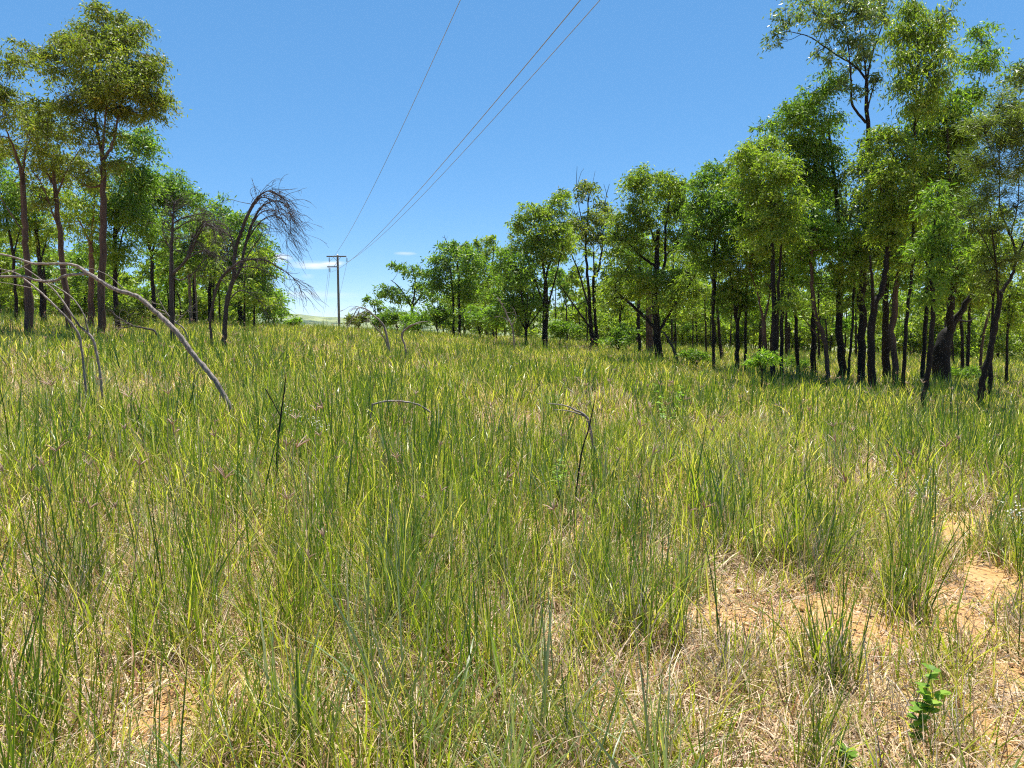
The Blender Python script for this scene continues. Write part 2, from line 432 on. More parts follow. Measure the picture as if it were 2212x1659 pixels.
LEAF_TOTAL = [0]
def make_tree(name, label, cat, stems, blobs, D=None, leaf='leaf_green', bark='bark_dark', group=None, h=.35,
              dens=1.0, lean=None, droop=.55, lmul=1.0, seed=None, extra_twigs=0, flare=1.25, twig_bark=None, feather=False):
    global rng
    rng = np.random.default_rng(seed if seed is not None else abs(hash_str(label + str(stems[0][0]))) % 2 ** 31)
    if D is None: D = solve_D(stems[0][0][0], stems[0][0][1], h)
    s = D / 2662.0
    tb, bb, cb = MB(), MB(), MB()
    nodes = []; base = None
    for k, st in enumerate(stems):
        pts = []
        if k == 0 or (len(st[0]) > 3 and st[0][3] == 'g'):
            d0 = D if k == 0 else D + rng.uniform(-.4, .4)
            for (x, y, w, *_) in st: pts.append((*P(x, y, d0), w * s / 2))
            bx_, by_ = pts[0][0], pts[0][1]
            if k == 0: base = np.array((bx_, by_, gz(bx_, by_)))
            g0 = gz(bx_, by_)
            low = (bx_ + (pts[0][0] - pts[1][0]) * .08, by_, g0 - .12, pts[0][3] * flare)
            if pts[0][2] - g0 > .05: pts = [low] + pts
            else: pts = [low] + pts[1:]
        else:
            p0 = np.array([P(x, y, D) for (x, y, *_) in st])
            if nodes:
                nd = np.array(nodes); j = np.argmin((nd[:, 0] - p0[0, 0]) ** 2 + (nd[:, 2] - p0[0, 2]) ** 2)
                dep0 = nd[j, 1]
            else: dep0 = D
            ln = np.concatenate([[0], np.cumsum(np.linalg.norm(np.diff(p0, axis=0), axis=1))])
            sl = rng.uniform(-.55, .55)
            for i, (x, y, w, *_) in enumerate(st):
                pts.append((*P(x, y, dep0 + sl * ln[i]), w * s / 2))
        pts = np.array(pts)
        pp = smooth_path(pts, 6)
        seg = np.linalg.norm(np.diff(pp[:, :3], axis=0), axis=1).mean()
        pp[1:-1, :3] += rng.normal(size=(len(pp) - 2, 3)) * np.minimum(pp[1:-1, 3:4] * .22, seg * .12)
        tb.tube(pp[:, :3], np.maximum(pp[:, 3], .006), 9 if pts[0, 3] > .05 else 6, .05)
        nodes += [tuple(q) for q in pp[1:]]
    nodes = np.array(nodes)
    L = max(.125, .0058 * D) * lmul; W = L * (.30 if not feather else .14)
    for bl in blobs:
        (X, Y, rx, ry), dd = bl[:4], (bl[4] if len(bl) > 4 else 1.0)
        rm = (rx + ry) / 2 * s
        c = P(X, Y, D)
        j0 = np.argmin(((nodes[:, [0, 2]] - c[[0, 2]]) ** 2).sum(1))
        dep = nodes[j0, 1] + rng.normal() * rm * .5
        c = P(X, Y, dep)
        R = np.array((rx * s, rm * .95, ry * s))
        n_leaf = 2.1 * dens * dd * math.pi * rx * ry / 14.06 * (.0058 * 2662 * s * 1.0 / max(L / lmul, 1e-6)) ** 0
        n_leaf *= min(1.0, (.0052 * D / L) ** 1.3) if L > .0058 * D * 1.02 else 1.0
        n_per = 26
        ncl = max(5, int(n_leaf / n_per))
        ns = int(np.clip(4 + rm / .15, 5, 16))
        us = rng.normal(size=(ns, 3)); us /= np.linalg.norm(us, axis=1)[:, None]
        sc0 = c + us * (rng.uniform(.2, 1.0, ns) ** .6)[:, None] * R * 1.08
        sr = rng.uniform(.22, .48, ns)
        wgt = sr ** 2; pick = rng.choice(ns, ncl, p=wgt / wgt.sum())
        u = rng.normal(size=(ncl, 3)); u /= np.linalg.norm(u, axis=1)[:, None]
        rr = rng.uniform(.15, 1.0, ncl) ** .5
        cl = sc0[pick] + u * rr[:, None] * (R * (1, 1, .8)) * sr[pick][:, None]
        loose = rng.uniform(size=ncl) < .16
        cl[loose] = (c + u * (rng.uniform(.2, 1.08, ncl) ** .5)[:, None] * R)[loose]
        rad = np.clip(rng.uniform(.6, 1.3, ncl) * L * 2.1, .06, rm * .6)
        leaves(cb, cl, rad, n_per, L, W, droop)
        LEAF_TOTAL[0] += ncl * n_per
        # limb to the clump mass, then twigs to the clumps
        below = nodes[nodes[:, 2] < c[2] + .2 * R[2]]
        nd = below if len(below) else nodes
        dist = ((nd[:, :3] - c) ** 2 * (1, 1, .55)).sum(1)
        a = nd[np.argmin(dist)]
        q0 = a[:3]; gapv = c - q0; gl = np.linalg.norm(gapv)
        r0 = min(a[3] * .7, .016 + .018 * gl)
        midp = q0 + gapv * .5 + rng.normal(size=3) * gl * .1 + np.array((0, 0, -.04 * gl))
        endp = c + np.array((0, 0, .3)) * R
        path = smooth_path([q0, midp, c, endp], 4)
        bb.tube(path, np.linspace(r0, .005, len(path)), 5, .04)
        m = min(ncl, 9 + extra_twigs + int(ncl * .22))
        for e in np.vstack([sc0, cl[rng.permutation(ncl)[:m]]]):
            st = path[rng.integers(len(path) // 3, len(path))]
            v = e - st; mp = st + v * .5 + rng.normal(size=3) * np.linalg.norm(v) * .13 - np.array((0, 0, .05)) * np.linalg.norm(v)
            tp = smooth_path([st, mp, e], 3)
            bb.tube(tp, np.linspace(max(.006, r0 * .32), .004, len(tp)), 3)
    root = empty(name, base, label, cat, group)
    tb.build('trunk', M[bark], root, origin=base)
    if bb.n: bb.build('branches', M[twig_bark or bark], root, origin=base)['kind'] = 'stuff'
    if cb.n: cb.build('crown', M[leaf], root, smooth=False, origin=base)['kind'] = 'stuff'
    return root

def hash_str(t):
    hsh = 7
    for ch in t: hsh = (hsh * 131 + ord(ch)) & 0x7fffffff
    return hsh

GL, GR = 'trees of the wood up the slope', 'trees of the dark wood down the slope'
T = []
def tree(label, stems, blobs, **k):
    k.setdefault('name', 'gum_tree'); k.setdefault('cat', 'tree')
    T.append((label, stems, blobs, k))

# --- wood on the left-hand rise
tree('half-dead gum with a bare forked top at the edge of the left wood',
     [[(108, 1236, 32), (100, 980, 21), (93, 850, 20), (82, 645, 17)], [(84, 660, 13), (60, 580, 9), (34, 515, 6), (8, 440, 3)], [(86, 650, 9), (93, 582, 6), (112, 520, 3)], [(95, 880, 6), (40, 800, 4), (0, 740, 3)]],
     [(40, 230, 70, 42, .7), (20, 410, 60, 50, .45), (-70, 300, 80, 90, .7), (110, 500, 40, 40, .4), (-40, 520, 70, 60, .5)], leaf='leaf_olive', bark='bark_brown', group=GL)
tree('slender leaning gum between the half-dead gum and the tallest left-hand gum',
     [[(260, 1232, 22), (234, 980, 19), (223, 850, 17), (207, 717, 14), (200, 590, 8)], [(212, 740, 8), (250, 640, 5), (300, 560, 3)], [(205, 700, 7), (150, 600, 4), (110, 500, 3)], [(220, 860, 7), (160, 700, 4), (120, 640, 3)]],
     [(180, 470, 105, 80, .9), (110, 400, 80, 60, .6), (235, 600, 85, 65, .9), (160, 630, 70, 75, .75), (60, 560, 65, 55, .45), (150, 740, 60, 50, .5)], leaf='leaf_olive', bark='bark_brown', group=GL)
tree('tallest gum of the left wood with a broad rounded olive crown',
     [[(380, 1249, 27), (384, 893, 23), (388, 650, 20), (384, 573, 17)], [(384, 580, 12), (363, 489, 9), (354, 354, 6), (345, 200, 3)], [(386, 600, 12), (422, 540, 9), (447, 421, 7), (485, 303, 4), (525, 200, 2)],
      [(370, 520, 6), (316, 421, 4), (270, 290, 2)], [(388, 690, 8), (330, 700, 5), (255, 640, 3)], [(384, 573, 9), (395, 440, 6), (420, 260, 3)]],
     [(390, 110, 105, 72), (300, 160, 80, 62, .9), (480, 160, 90, 75), (560, 235, 75, 90, .95), (425, 285, 130, 85), (315, 320, 90, 75, .85), (592, 350, 52, 80, .8), (490, 405, 85, 55, .55),
      (560, 425, 55, 50, .5), (245, 240, 75, 75, .7), (190, 165, 70, 42, .55), (100, 185, 60, 38, .45), (330, 470, 70, 50, .4), (330, 640, 75, 55, .5), (430, 500, 60, 40, .35), (250, 360, 60, 60, .5), (300, 440, 60, 40, .35), (460, 350, 110, 70, .6), (400, 220, 150, 110, .5), (340, 540, 60, 40, .35), (450, 610, 60, 50, .4)],
     leaf='leaf_olive', bark='bark_brown', group=GL, extra_twigs=8)
tree('red-brown forked trunk just left of the tallest left-hand gum',
     [[(341, 1223, 22), (343, 1024, 18), (340, 900, 14)], [(340, 920, 9), (300, 830, 5), (275, 750, 3)], [(341, 910, 9), (352, 800, 6), (358, 690, 4)]],
     [(290, 750, 75, 55, .6), (355, 690, 60, 55, .6), (250, 820, 70, 55, .5), (330, 850, 60, 45, .45)], leaf='leaf_yellow', bark='bark_red', group=GL)
tree('green gum directly behind the tallest left-hand gum, its crown showing to the right',
     [[(438, 1193, 18), (430, 900, 14), (450, 700, 9)], [(432, 900, 8), (480, 760, 5), (520, 640, 3)], [(440, 980, 7), (470, 850, 5), (530, 800, 3)]],
     [(505, 560, 75, 75), (455, 690, 95, 75), (525, 680, 60, 65), (420, 790, 85, 65, .9), (520, 810, 70, 70, .9), (400, 930, 80, 55, .6), (480, 930, 60, 50, .5)], D=38, leaf='leaf_green', bark='bark_dark', group=GL)
tree('short-boled gum between the half-dead gum and the leaning gum',
     [[(160, 1162, 18), (147, 980, 14), (130, 800, 9)], [(148, 1000, 7), (180, 880, 4)]],
     [(120, 740, 85, 75, .7), (90, 860, 80, 65, .6), (180, 850, 60, 55, .5)], leaf='leaf_yellow', D=42, bark='bark_dark', group=GL)
tree('thin curved gum at the far left edge of the picture',
     [[(61, 1180, 12), (52, 980, 10), (30, 850, 8), (5, 730, 5)], [(50, 960, 6), (80, 840, 4)]],
     [(15, 690, 70, 75, .75), (-40, 600, 80, 85), (60, 790, 60, 50, .6), (-20, 830, 70, 60, .6)], leaf='leaf_green', D=40, bark='bark_dark', group=GL)
tree('slim leafy gum left of the grey dead tree, thin forked stem',
     [[(578, 1190, 14), (570, 980, 12), (546, 862, 8), (540, 740, 5)], [(570, 950, 7), (600, 830, 4), (645, 710, 3)], [(560, 910, 5), (590, 800, 3)]],
     [(560, 700, 62, 78), (645, 680, 62, 65), (690, 750, 65, 65), (540, 810, 65, 65, .8), (625, 840, 65, 55, .8), (500, 750, 52, 75, .8), (737, 765, 36, 46, .8), (600, 920, 60, 45, .5)], D=46, leaf='leaf_green', bark='bark_dark', group=GL)
tree('grey-trunked gum standing behind the grey dead tree',
     [[(715, 1190, 12), (709, 1043, 10), (714, 920, 7), (730, 840, 4)]],
     [(720, 880, 65, 55, .7), (770, 840, 55, 55, .7), (690, 960, 55, 45, .5)], D=52, leaf='leaf_green', bark='bark_pale', group=GL)
tree('thinnest pale pole-like sapling behind the two dead trees',
     [[(738, 1190, 7), (730, 980, 6), (736, 860, 4)]], [(742, 830, 55, 50, .6), (760, 930, 45, 45, .4)], D=52, leaf='leaf_yellow', bark='bark_pale', group=GL)
tree('dark gum seen through the branches between the two dead trees',
     [[(787, 1182, 14), (790, 1040, 12), (800, 900, 8)], [(791, 1030, 7), (825, 900, 5), (840, 800, 3)]],
     [(825, 785, 42, 48, .8), (855, 850, 52, 58, .8), (795, 890, 60, 55, .8), (820, 960, 55, 50, .7)], D=56, leaf='leaf_green', bark='bark_dark', group=GL)
tree('dense bushy gum at the right end of the left wood, straight black trunk',
     [[(901, 1190, 17), (902, 1020, 15), (897, 900, 9)], [(902, 1010, 7), (950, 920, 4)], [(902, 1060, 7), (960, 1010, 4)]],
     [(890, 830, 46, 36, .8), (930, 850, 45, 50), (960, 945, 62, 62), (985, 1040, 45, 85), (935, 1070, 60, 85), (870, 960, 58, 65, .8), (1003, 925, 28, 38, .5), (1000, 1120, 40, 50, .8)], D=56, leaf='leaf_green', bark='bark_dark', group=GL)
tree('small leafy sapling ending the left wood beside the open sky',
     [[(1029, 1207, 5), (1030, 1130, 4), (1032, 1095, 3)]],
     [(1035, 1125, 42, 36), (1052, 1162, 34, 24, .7), (1003, 1155, 32, 38, .9), (1020, 1180, 40, 20, .7)], D=58, leaf='leaf_fresh', bark='bark_dark', group=GL)

# --- trees right of the power pole
tree('small tufted sapling beside the bent dead sapling, nearest the power pole',
     [[(1412, 1228, 5), (1406, 1160, 4), (1400, 1125, 3)], [(1406, 1170, 3), (1385, 1130, 2), (1378, 1118, 1)]],
     [(1405, 1135, 24, 20, .9), (1377, 1120, 10, 8, .7), (1425, 1160, 22, 18, .8), (1440, 1190, 35, 25)], D=62, leaf='leaf_green')
tree('open-crowned gum with a bare Y fork, farthest left of the right-hand line',
     [[(1545, 1240, 13), (1546, 1151, 11)], [(1546, 1155, 7), (1500, 1080, 4), (1465, 1050, 2)], [(1546, 1153, 8), (1557, 1060, 5), (1545, 1005, 3)], [(1546, 1155, 7), (1600, 1080, 4), (1625, 1040, 2)]],
     [(1490, 1000, 28, 24, .9), (1530, 1005, 28, 18, .8), (1577, 1008, 30, 22, .9), (1472, 1085, 45, 26, .9), (1512, 1112, 38, 24, .8), (1592, 1080, 50, 36, .9), (1628, 1098, 32, 28, .9), (1440, 1096, 22, 10, .6)], D=66, leaf='leaf_green', group='gums along the right-hand wood edge')
tree('twin-stemmed gum with dense green crown, second along the right-hand line',
     [[(1723, 1252, 11), (1722, 1100, 9), (1715, 980, 6)], [(1702, 1248, 9, 'g'), (1700, 1130, 8), (1688, 1000, 5)], [(1716, 1000, 4), (1680, 920, 3), (1670, 895, 2), (1658, 888, 1)], [(1680, 925, 2), (1668, 890, 1.4), (1666, 882, 1)]],
     [(1700, 940, 68, 42), (1652, 985, 50, 36, .9), (1760, 980, 52, 55), (1690, 1040, 78, 55), (1758, 1070, 56, 48, .9), (1627, 1012, 32, 18, .8), (1747, 913, 20, 18, .9), (1702, 905, 18, 14, .7)], D=58, leaf='leaf_green', group='gums along the right-hand wood edge')
tree('gum with sparse tufts of pale leaves at its tip, behind the twin-stemmed gum',
     [[(1850, 1240, 9), (1840, 1120, 8), (1828, 1067, 8)], [(1828, 1070, 6), (1800, 980, 4), (1788, 905, 2)], [(1828, 1070, 6), (1850, 960, 4), (1846, 880, 2)]],
     [(1842, 890, 26, 22, .8), (1812, 920, 38, 26, .6), (1852, 945, 32, 36, .7), (1800, 1000, 56, 46, .9), (1790, 1080, 56, 48), (1870, 1020, 46, 52), (1786, 905, 12, 10, .7)], D=62, leaf='leaf_yellow', group='gums along the right-hand wood edge')
tree('many-stemmed rounded bush tree fanning up from one base',
     [[(1973, 1262, 10), (1968, 1180, 8), (1950, 1080, 5)], [(1973, 1240, 7), (1995, 1150, 5), (2010, 1050, 3)], [(1972, 1240, 7), (1930, 1160, 5), (1890, 1080, 3)], [(1973, 1230, 6), (1978, 1120, 4), (1975, 1010, 3)], [(1974, 1235, 6), (2020, 1170, 4), (2050, 1120, 3)]],
     [(1950, 1010, 66, 62), (1900, 1080, 58, 62), (2000, 1050, 56, 72), (1960, 1140, 85, 50, .9), (1890, 970, 46, 46), (1880, 1160, 50, 40, .8)], leaf='leaf_green', group='gums along the right-hand wood edge', D=44)
tree('spreading fan-topped gum left of the gum with bare whip twigs',
     [[(2048, 1245, 15), (2050, 1100, 12), (2030, 950, 8), (2008, 850, 5)], [(2038, 1240, 9, 'g'), (2045, 1050, 8), (2080, 930, 5), (2088, 850, 3)], [(2046, 1160, 7), (1990, 1000, 5), (1968, 920, 3)], [(2055, 1150, 7), (2092, 1000, 5), (2112, 920, 3)]],
     [(2000, 800, 62, 38), (1962, 828, 46, 30, .9), (2060, 785, 52, 32), (2102, 755, 42, 36, .9), (2040, 868, 85, 44), (1980, 908, 65, 55), (2100, 878, 55, 55), (2060, 940, 78, 45, .8), (1930, 832, 22, 14, .6)], leaf='leaf_yellow', group='gums along the right-hand wood edge', D=44)
tree('tall sparse gum with bare whip twigs sticking out of its top',
     [[(2223, 1291, 18), (2216, 1222, 15), (2206, 1074, 11), (2196, 926, 8), (2206, 778, 5), (2204, 690, 3)], [(2238, 1290, 14, 'g'), (2232, 1200, 11), (2224, 1050, 9), (2245, 1010, 8), (2258, 926, 6), (2270, 760, 3), (2285, 690, 1.5)],
      [(2212, 1163, 8), (2171, 1025, 6), (2127, 906, 4), (2112, 800, 2)], [(2218, 1235, 9), (2166, 1163, 6), (2102, 1074, 4)], [(2198, 900, 5), (2172, 780, 3), (2162, 690, 2), (2164, 624, 1.2)], [(2164, 700, 2), (2178, 650, 1.3), (2190, 632, 1)], [(2206, 760, 3), (2222, 690, 1.6), (2232, 640, 1)], [(2276, 730, 2), (2264, 690, 1.2)], [(2172, 770, 2), (2150, 720, 1.2)]],
     [(2206, 694, 42, 26, .9), (2180, 722, 26, 24, .7), (2196, 820, 60, 50), (2125, 840, 45, 45, .8), (2112, 748, 26, 34, .8), (2250, 860, 45, 48, .7), (2280, 790, 34, 50, .45), (2170, 880, 45, 35, .6), (2255, 760, 26, 32, .45), (2300, 900, 40, 45, .5), (2100, 920, 40, 45, .6)],
     leaf='leaf_olive', group='gums along the right-hand wood edge')
tree('broad heavy-limbed gum with a dark stout trunk mid-way along the right-hand line',
     [[(2470, 1341, 32), (2460, 1222, 28), (2458, 1074, 24), (2463, 951, 18), (2470, 860, 11)], [(2462, 1060, 14), (2492, 1000, 11), (2497, 857, 8), (2515, 720, 4)], [(2456, 1230, 14), (2389, 1163, 11), (2329, 1114, 8), (2275, 1138, 4)],
      [(2468, 1240, 13), (2487, 1217, 11), (2532, 1138, 9), (2581, 1074, 6), (2620, 1010, 3)], [(2460, 1000, 11), (2403, 960, 8), (2359, 915, 6), (2275, 862, 3)], [(2464, 930, 8), (2430, 830, 5), (2400, 720, 3)], [(2494, 960, 6), (2550, 900, 4), (2570, 800, 2)]],
     [(2440, 668, 75, 38), (2520, 668, 55, 38), (2380, 710, 52, 52), (2480, 735, 95, 55), (2560, 715, 32, 45, .8), (2375, 800, 58, 46, .8), (2440, 830, 68, 45, .9), (2540, 795, 55, 55, .8), (2312, 832, 42, 45, .75), (2330, 900, 58, 55, .9),
      (2520, 895, 66, 50, .7), (2592, 870, 45, 62, .9), (2400, 920, 50, 35, .5), (2355, 1005, 66, 52, .75), (2480, 1045, 105, 45, .9), (2420, 1085, 75, 45, .9), (2580, 1020, 46, 55, .8), (2622, 1090, 46, 55, .7), (2310, 1090, 46, 52, .6), (2535, 1125, 75, 45, .7)],
     leaf='leaf_yellow', group='gums along the right-hand wood edge', extra_twigs=6)
tree('grey wide trunk half hidden behind the heavy-limbed gum',
     [[(2438, 1325, 28), (2436, 1150, 24), (2440, 1000, 15), (2450, 900, 8)]], [(2430, 960, 70, 55, .6), (2390, 880, 55, 50, .5)], D=44, leaf='leaf_green', bark='bark_brown')
tree('slim dark trunk just left of the heavy-limbed gum',
     [[(2398, 1321, 14), (2394, 1173, 12), (2400, 1000, 8), (2395, 900, 4)]], [(2390, 950, 60, 60, .6), (2370, 1060, 50, 50, .5)], D=42, leaf='leaf_green')
tree('slim twin-stemmed gum right of the heavy-limbed gum',
     [[(2677, 1374, 12), (2674, 1163, 10), (2680, 952, 8), (2690, 780, 5)], [(2676, 1180, 7), (2690, 950, 6), (2702, 810, 3)]],
     [(2680, 655, 64, 50), (2635, 700, 52, 55, .8), (2725, 750, 75, 62), (2660, 800, 75, 62), (2615, 880, 55, 65, .85), (2700, 900, 66, 55, .6), (2610, 780, 40, 50, .6), (2640, 990, 55, 45, .5)], leaf='leaf_green', group=GR)
tree('very thin dark stem right of the heavy-limbed gum, with a side twig',
     [[(2649, 1344, 7), (2645, 1200, 6), (2640, 1080, 4)], [(2645, 1120, 3), (2610, 1085, 2)]], [(2630, 1070, 45, 40, .5), (2600, 1180, 50, 40, .5)], leaf='leaf_yellow', group=GR)
tree('gum with a dark stool-like fork low on its trunk, third right of the heavy-limbed gum',
     [[(2764, 1374, 17), (2762, 1210, 14), (2740, 1050, 8), (2722, 930, 5)], [(2764, 1215, 9), (2800, 1080, 6), (2812, 900, 4)], [(2762, 1220, 7), (2768, 1100, 5), (2770, 980, 4)]],
     [(2740, 700, 75, 52), (2790, 640, 75, 62), (2760, 800, 85, 65), (2805, 880, 75, 65), (2740, 960, 66, 55, .6), (2780, 1090, 56, 72, .8), (2800, 1165, 52, 42, .7)], leaf='leaf_green', group=GR)
tree('straight thin gum close beside the stool-forked trunk',
     [[(2794, 1374, 10), (2797, 1150, 9), (2802, 900, 6)]], [(2830, 800, 70, 60, .8), (2800, 900, 60, 50, .7)], leaf='leaf_yellow', group=GR)
tree('reddish wide-forked trunk in front of the wood, dead spur at its fork',
     [[(2866, 1386, 19), (2864, 1211, 17)], [(2864, 1215, 10), (2840, 1100, 6), (2808, 1000, 4)], [(2866, 1215, 10), (2885, 1110, 6), (2892, 1010, 4)]],
     [(2835, 1000, 58, 46, .6), (2880, 1060, 56, 40, .5), (2840, 900, 60, 55, .6)], leaf='leaf_yellow', bark='bark_red', group=GR)
tree('black double-stemmed gum curving from a single sweeping base',
     [[(2897, 1418, 19), (2907, 1284, 19), (2897, 982, 15), (2894, 832, 11), (2890, 640, 6)], [(2907, 1270, 12), (2916, 1180, 11), (2924, 1012, 9), (2932, 880, 5)], [(2894, 820, 6), (2850, 680, 4), (2820, 590, 2)]],
     [(2860, 560, 85, 50), (2805, 600, 72, 62), (2905, 640, 85, 75), (2840, 715, 95, 72), (2922, 755, 82, 75), (2860, 845, 85, 65, .9), (2945, 880, 56, 56, .7)], leaf='leaf_yellow', group=GR)
tree('crooked black stem standing just right of the double-stemmed gum',
     [[(2930, 1392, 14), (2933, 1133, 12), (2938, 940, 7)]], [(2960, 940, 66, 56, .7), (2930, 850, 60, 60, .7)], leaf='leaf_green', group=GR)
tree('wavy black stem left of the pale leaning trunk',
     [[(2993, 1392, 15), (2981, 1163, 12), (2972, 1012, 9), (2968, 840, 6)], [(2980, 1100, 6), (3010, 980, 4)]], [(2990, 690, 80, 66), (2950, 780, 66, 62, .8), (3010, 860, 66, 60, .8), (2990, 960, 56, 50, .5)], leaf='leaf_green', group=GR)
tree('pale brown leaning trunk with a broken dead prop against it',
     [[(3105, 1422, 16), (3093, 1278, 16), (3062, 1193, 14), (3044, 1043, 12), (3041, 922, 9), (3018, 800, 5)], [(3090, 1280, 6), (3050, 1240, 4.5), (3012, 1192, 2.5)], [(3042, 960, 5), (3020, 880, 3), (3000, 830, 2)]],
     [(3040, 800, 75, 62), (3000, 880, 66, 56, .8), (3092, 900, 56, 62, .8), (3020, 990, 52, 45, .5)], leaf='leaf_fresh', bark='bark_brown', group=GR)
tree('thick black trunk directly behind the pale leaning trunk',
     [[(3050, 1395, 22), (3050, 1200, 19), (3048, 1000, 13), (3060, 820, 7)]], [(3060, 700, 80, 70, .9), (3110, 780, 66, 66, .8), (3050, 900, 66, 60, .6)], leaf='leaf_green', group=GR)
tree('gum whose trunk carries the tall drooping crown below and left of the highest tree',
     [[(3157, 1415, 28), (3147, 1163, 23), (3153, 1012, 19), (3139, 739, 14), (3122, 616, 11), (3105, 450, 6)], [(3125, 640, 6), (3060, 560, 5), (2960, 510, 3), (2865, 468, 2)], [(3115, 560, 6), (3060, 440, 4), (3040, 350, 2)], [(3150, 1080, 8), (3110, 980, 5)]],
     [(2990, 440, 75, 58), (2945, 505, 62, 56, .85), (3062, 340, 58, 58), (3092, 425, 62, 70), (3015, 560, 85, 80), (3085, 560, 66, 75), (2990, 665, 85, 72, .9), (2860, 465, 36, 20, .6), (3110, 300, 36, 46, .7), (3080, 680, 66, 60, .7), (3130, 850, 60, 60, .6)],
     leaf='leaf_green', group=GR, extra_twigs=5)
tree('thin crooked stem close to the right of the trunk with the drooping crown',
     [[(3180, 1425, 11), (3194, 1250, 9), (3201, 1103, 8), (3208, 900, 5)]], [(3200, 880, 56, 62, .7), (3190, 1000, 46, 46, .5)], leaf='leaf_yellow', group=GR)
tree('highest tree of the wood, long bare arm reaching left into the sky',
     [[(3230, 1425, 29), (3232, 1166, 27), (3245, 907, 23), (3257, 700, 19), (3262, 591, 17), (3253, 434, 14), (3250, 296, 11)], [(3247, 460, 10), (3198, 394, 8), (3192, 320, 6), (3189, 266, 5), (3178, 140, 3)],
      [(3250, 300, 8), (3203, 246, 7), (3124, 197, 5), (3046, 143, 4), (2996, 126, 3), (2927, 113, 2)], [(3250, 300, 7), (3272, 197, 6), (3307, 99, 4), (3322, 15, 3)], [(3250, 296, 7), (3235, 180, 4), (3213, 50, 3)], [(3124, 197, 3), (3090, 120, 2), (3070, 50, 1.5)], [(3250, 420, 6), (3275, 330, 4), (3300, 280, 2)]],
     [(2892, 125, 34, 40, .5), (2945, 40, 48, 30, .4), (2930, 75, 30, 25, .4), (3050, 50, 70, 45, .55), (3125, 95, 62, 50, .55), (3060, 190, 46, 32, .35), (3120, 210, 30, 26, .3), (3200, 45, 75, 60, .75), (3205, 160, 52, 52, .6), (3280, 60, 52, 72, .7), (3262, 180, 52, 45, .5), (3188, 250, 32, 32, .5),
      (3100, -40, 110, 50, .8), (3250, -60, 110, 60, .8), (3165, 320, 24, 34, .35), (3205, 350, 32, 26, .4), (3290, 300, 36, 40, .5), (3262, 650, 72, 72, .9), (3185, 640, 52, 52, .6), (3225, 780, 82, 72, .9), (3275, 880, 66, 72, .8), (3270, 540, 50, 45, .6)],
     leaf='leaf_grey', group=GR, extra_twigs=6, lmul=1.15)
tree('black trunk forking low and leaning right, second from the highest tree',
     [[(3271, 1457, 29), (3276, 1166, 25), (3307, 1089, 20), (3328, 959, 18), (3338, 830, 15), (3350, 580, 9)], [(3276, 1180, 14), (3270, 1060, 10), (3262, 960, 7)], [(3340, 800, 8), (3300, 700, 5)]],
     [(3340, 555, 85, 72), (3320, 675, 85, 75), (3372, 755, 85, 72), (3300, 830, 56, 56, .7), (3400, 600, 70, 70), (3360, 880, 60, 50, .5)], leaf='leaf_yellow', group=GR)
tree('thick black trunk behind the low fork, with a curved side limb',
     [[(3323, 1410, 31), (3323, 1166, 21), (3322, 1000, 13), (3310, 850, 8)], [(3325, 1250, 10), (3350, 1220, 8), (3338, 1190, 6)]], [(3330, 760, 75, 66, .8), (3300, 900, 60, 60, .6)], leaf='leaf_green', group=GR)
tree('brown-black trunk leaning right beside the curved side limb',
     [[(3357, 1431, 22), (3346, 1244, 22), (3364, 1063, 18), (3375, 990, 16), (3388, 780, 9)]],
     [(3402, 690, 82, 72), (3380, 840, 75, 72), (3350, 940, 56, 52, .6), (3430, 780, 60, 60, .7)], leaf='leaf_yellow', bark='bark_brown', group=GR)
tree('slender black stem in front of the wood rising into the second-highest crown',
     [[(3385, 1488, 14), (3398, 1218, 13), (3416, 1063, 11), (3424, 907, 10), (3428, 700, 9), (3430, 463, 8), (3440, 296, 6), (3440, 120, 3)], [(3430, 480, 4), (3490, 330, 3), (3520, 210, 2)], [(3436, 300, 4), (3395, 200, 2.5), (3385, 130, 1.5)], [(3420, 1000, 5), (3460, 900, 3)]],
     [(3440, 55, 72, 62), (3395, 130, 58, 62, .9), (3492, 125, 72, 72), (3432, 215, 85, 62), (3520, 210, 52, 56, .8), (3480, 290, 75, 45, .6), (3395, 330, 62, 52, .7), (3562, 45, 42, 42, .5), (3450, 400, 75, 60, .7)], leaf='leaf_yellow', group=GR, droop=1.1, extra_twigs=5, D=21)
tree('straight black stem just behind the curved leaning stem',
     [[(3460, 1431, 16), (3473, 1166, 14), (3478, 1037, 11), (3472, 830, 6)]], [(3470, 950, 56, 56, .7), (3450, 850, 62, 56, .7), (3430, 1050, 50, 45, .5)], leaf='leaf_green', group=GR)
tree('curved black stem leaning right from the grass in front of the burnt trunk',
     [[(3460, 1505, 17), (3483, 1374, 18), (3496, 1218, 16), (3499, 1104, 13), (3491, 1032, 11), (3500, 880, 8), (3522, 690, 4)], [(3492, 1030, 7), (3460, 960, 4)]], [(3525, 880, 66, 62, .8), (3562, 950, 56, 52, .7), (3500, 760, 70, 60, .8), (3540, 1020, 50, 40, .5)], leaf='leaf_green', group=GR)
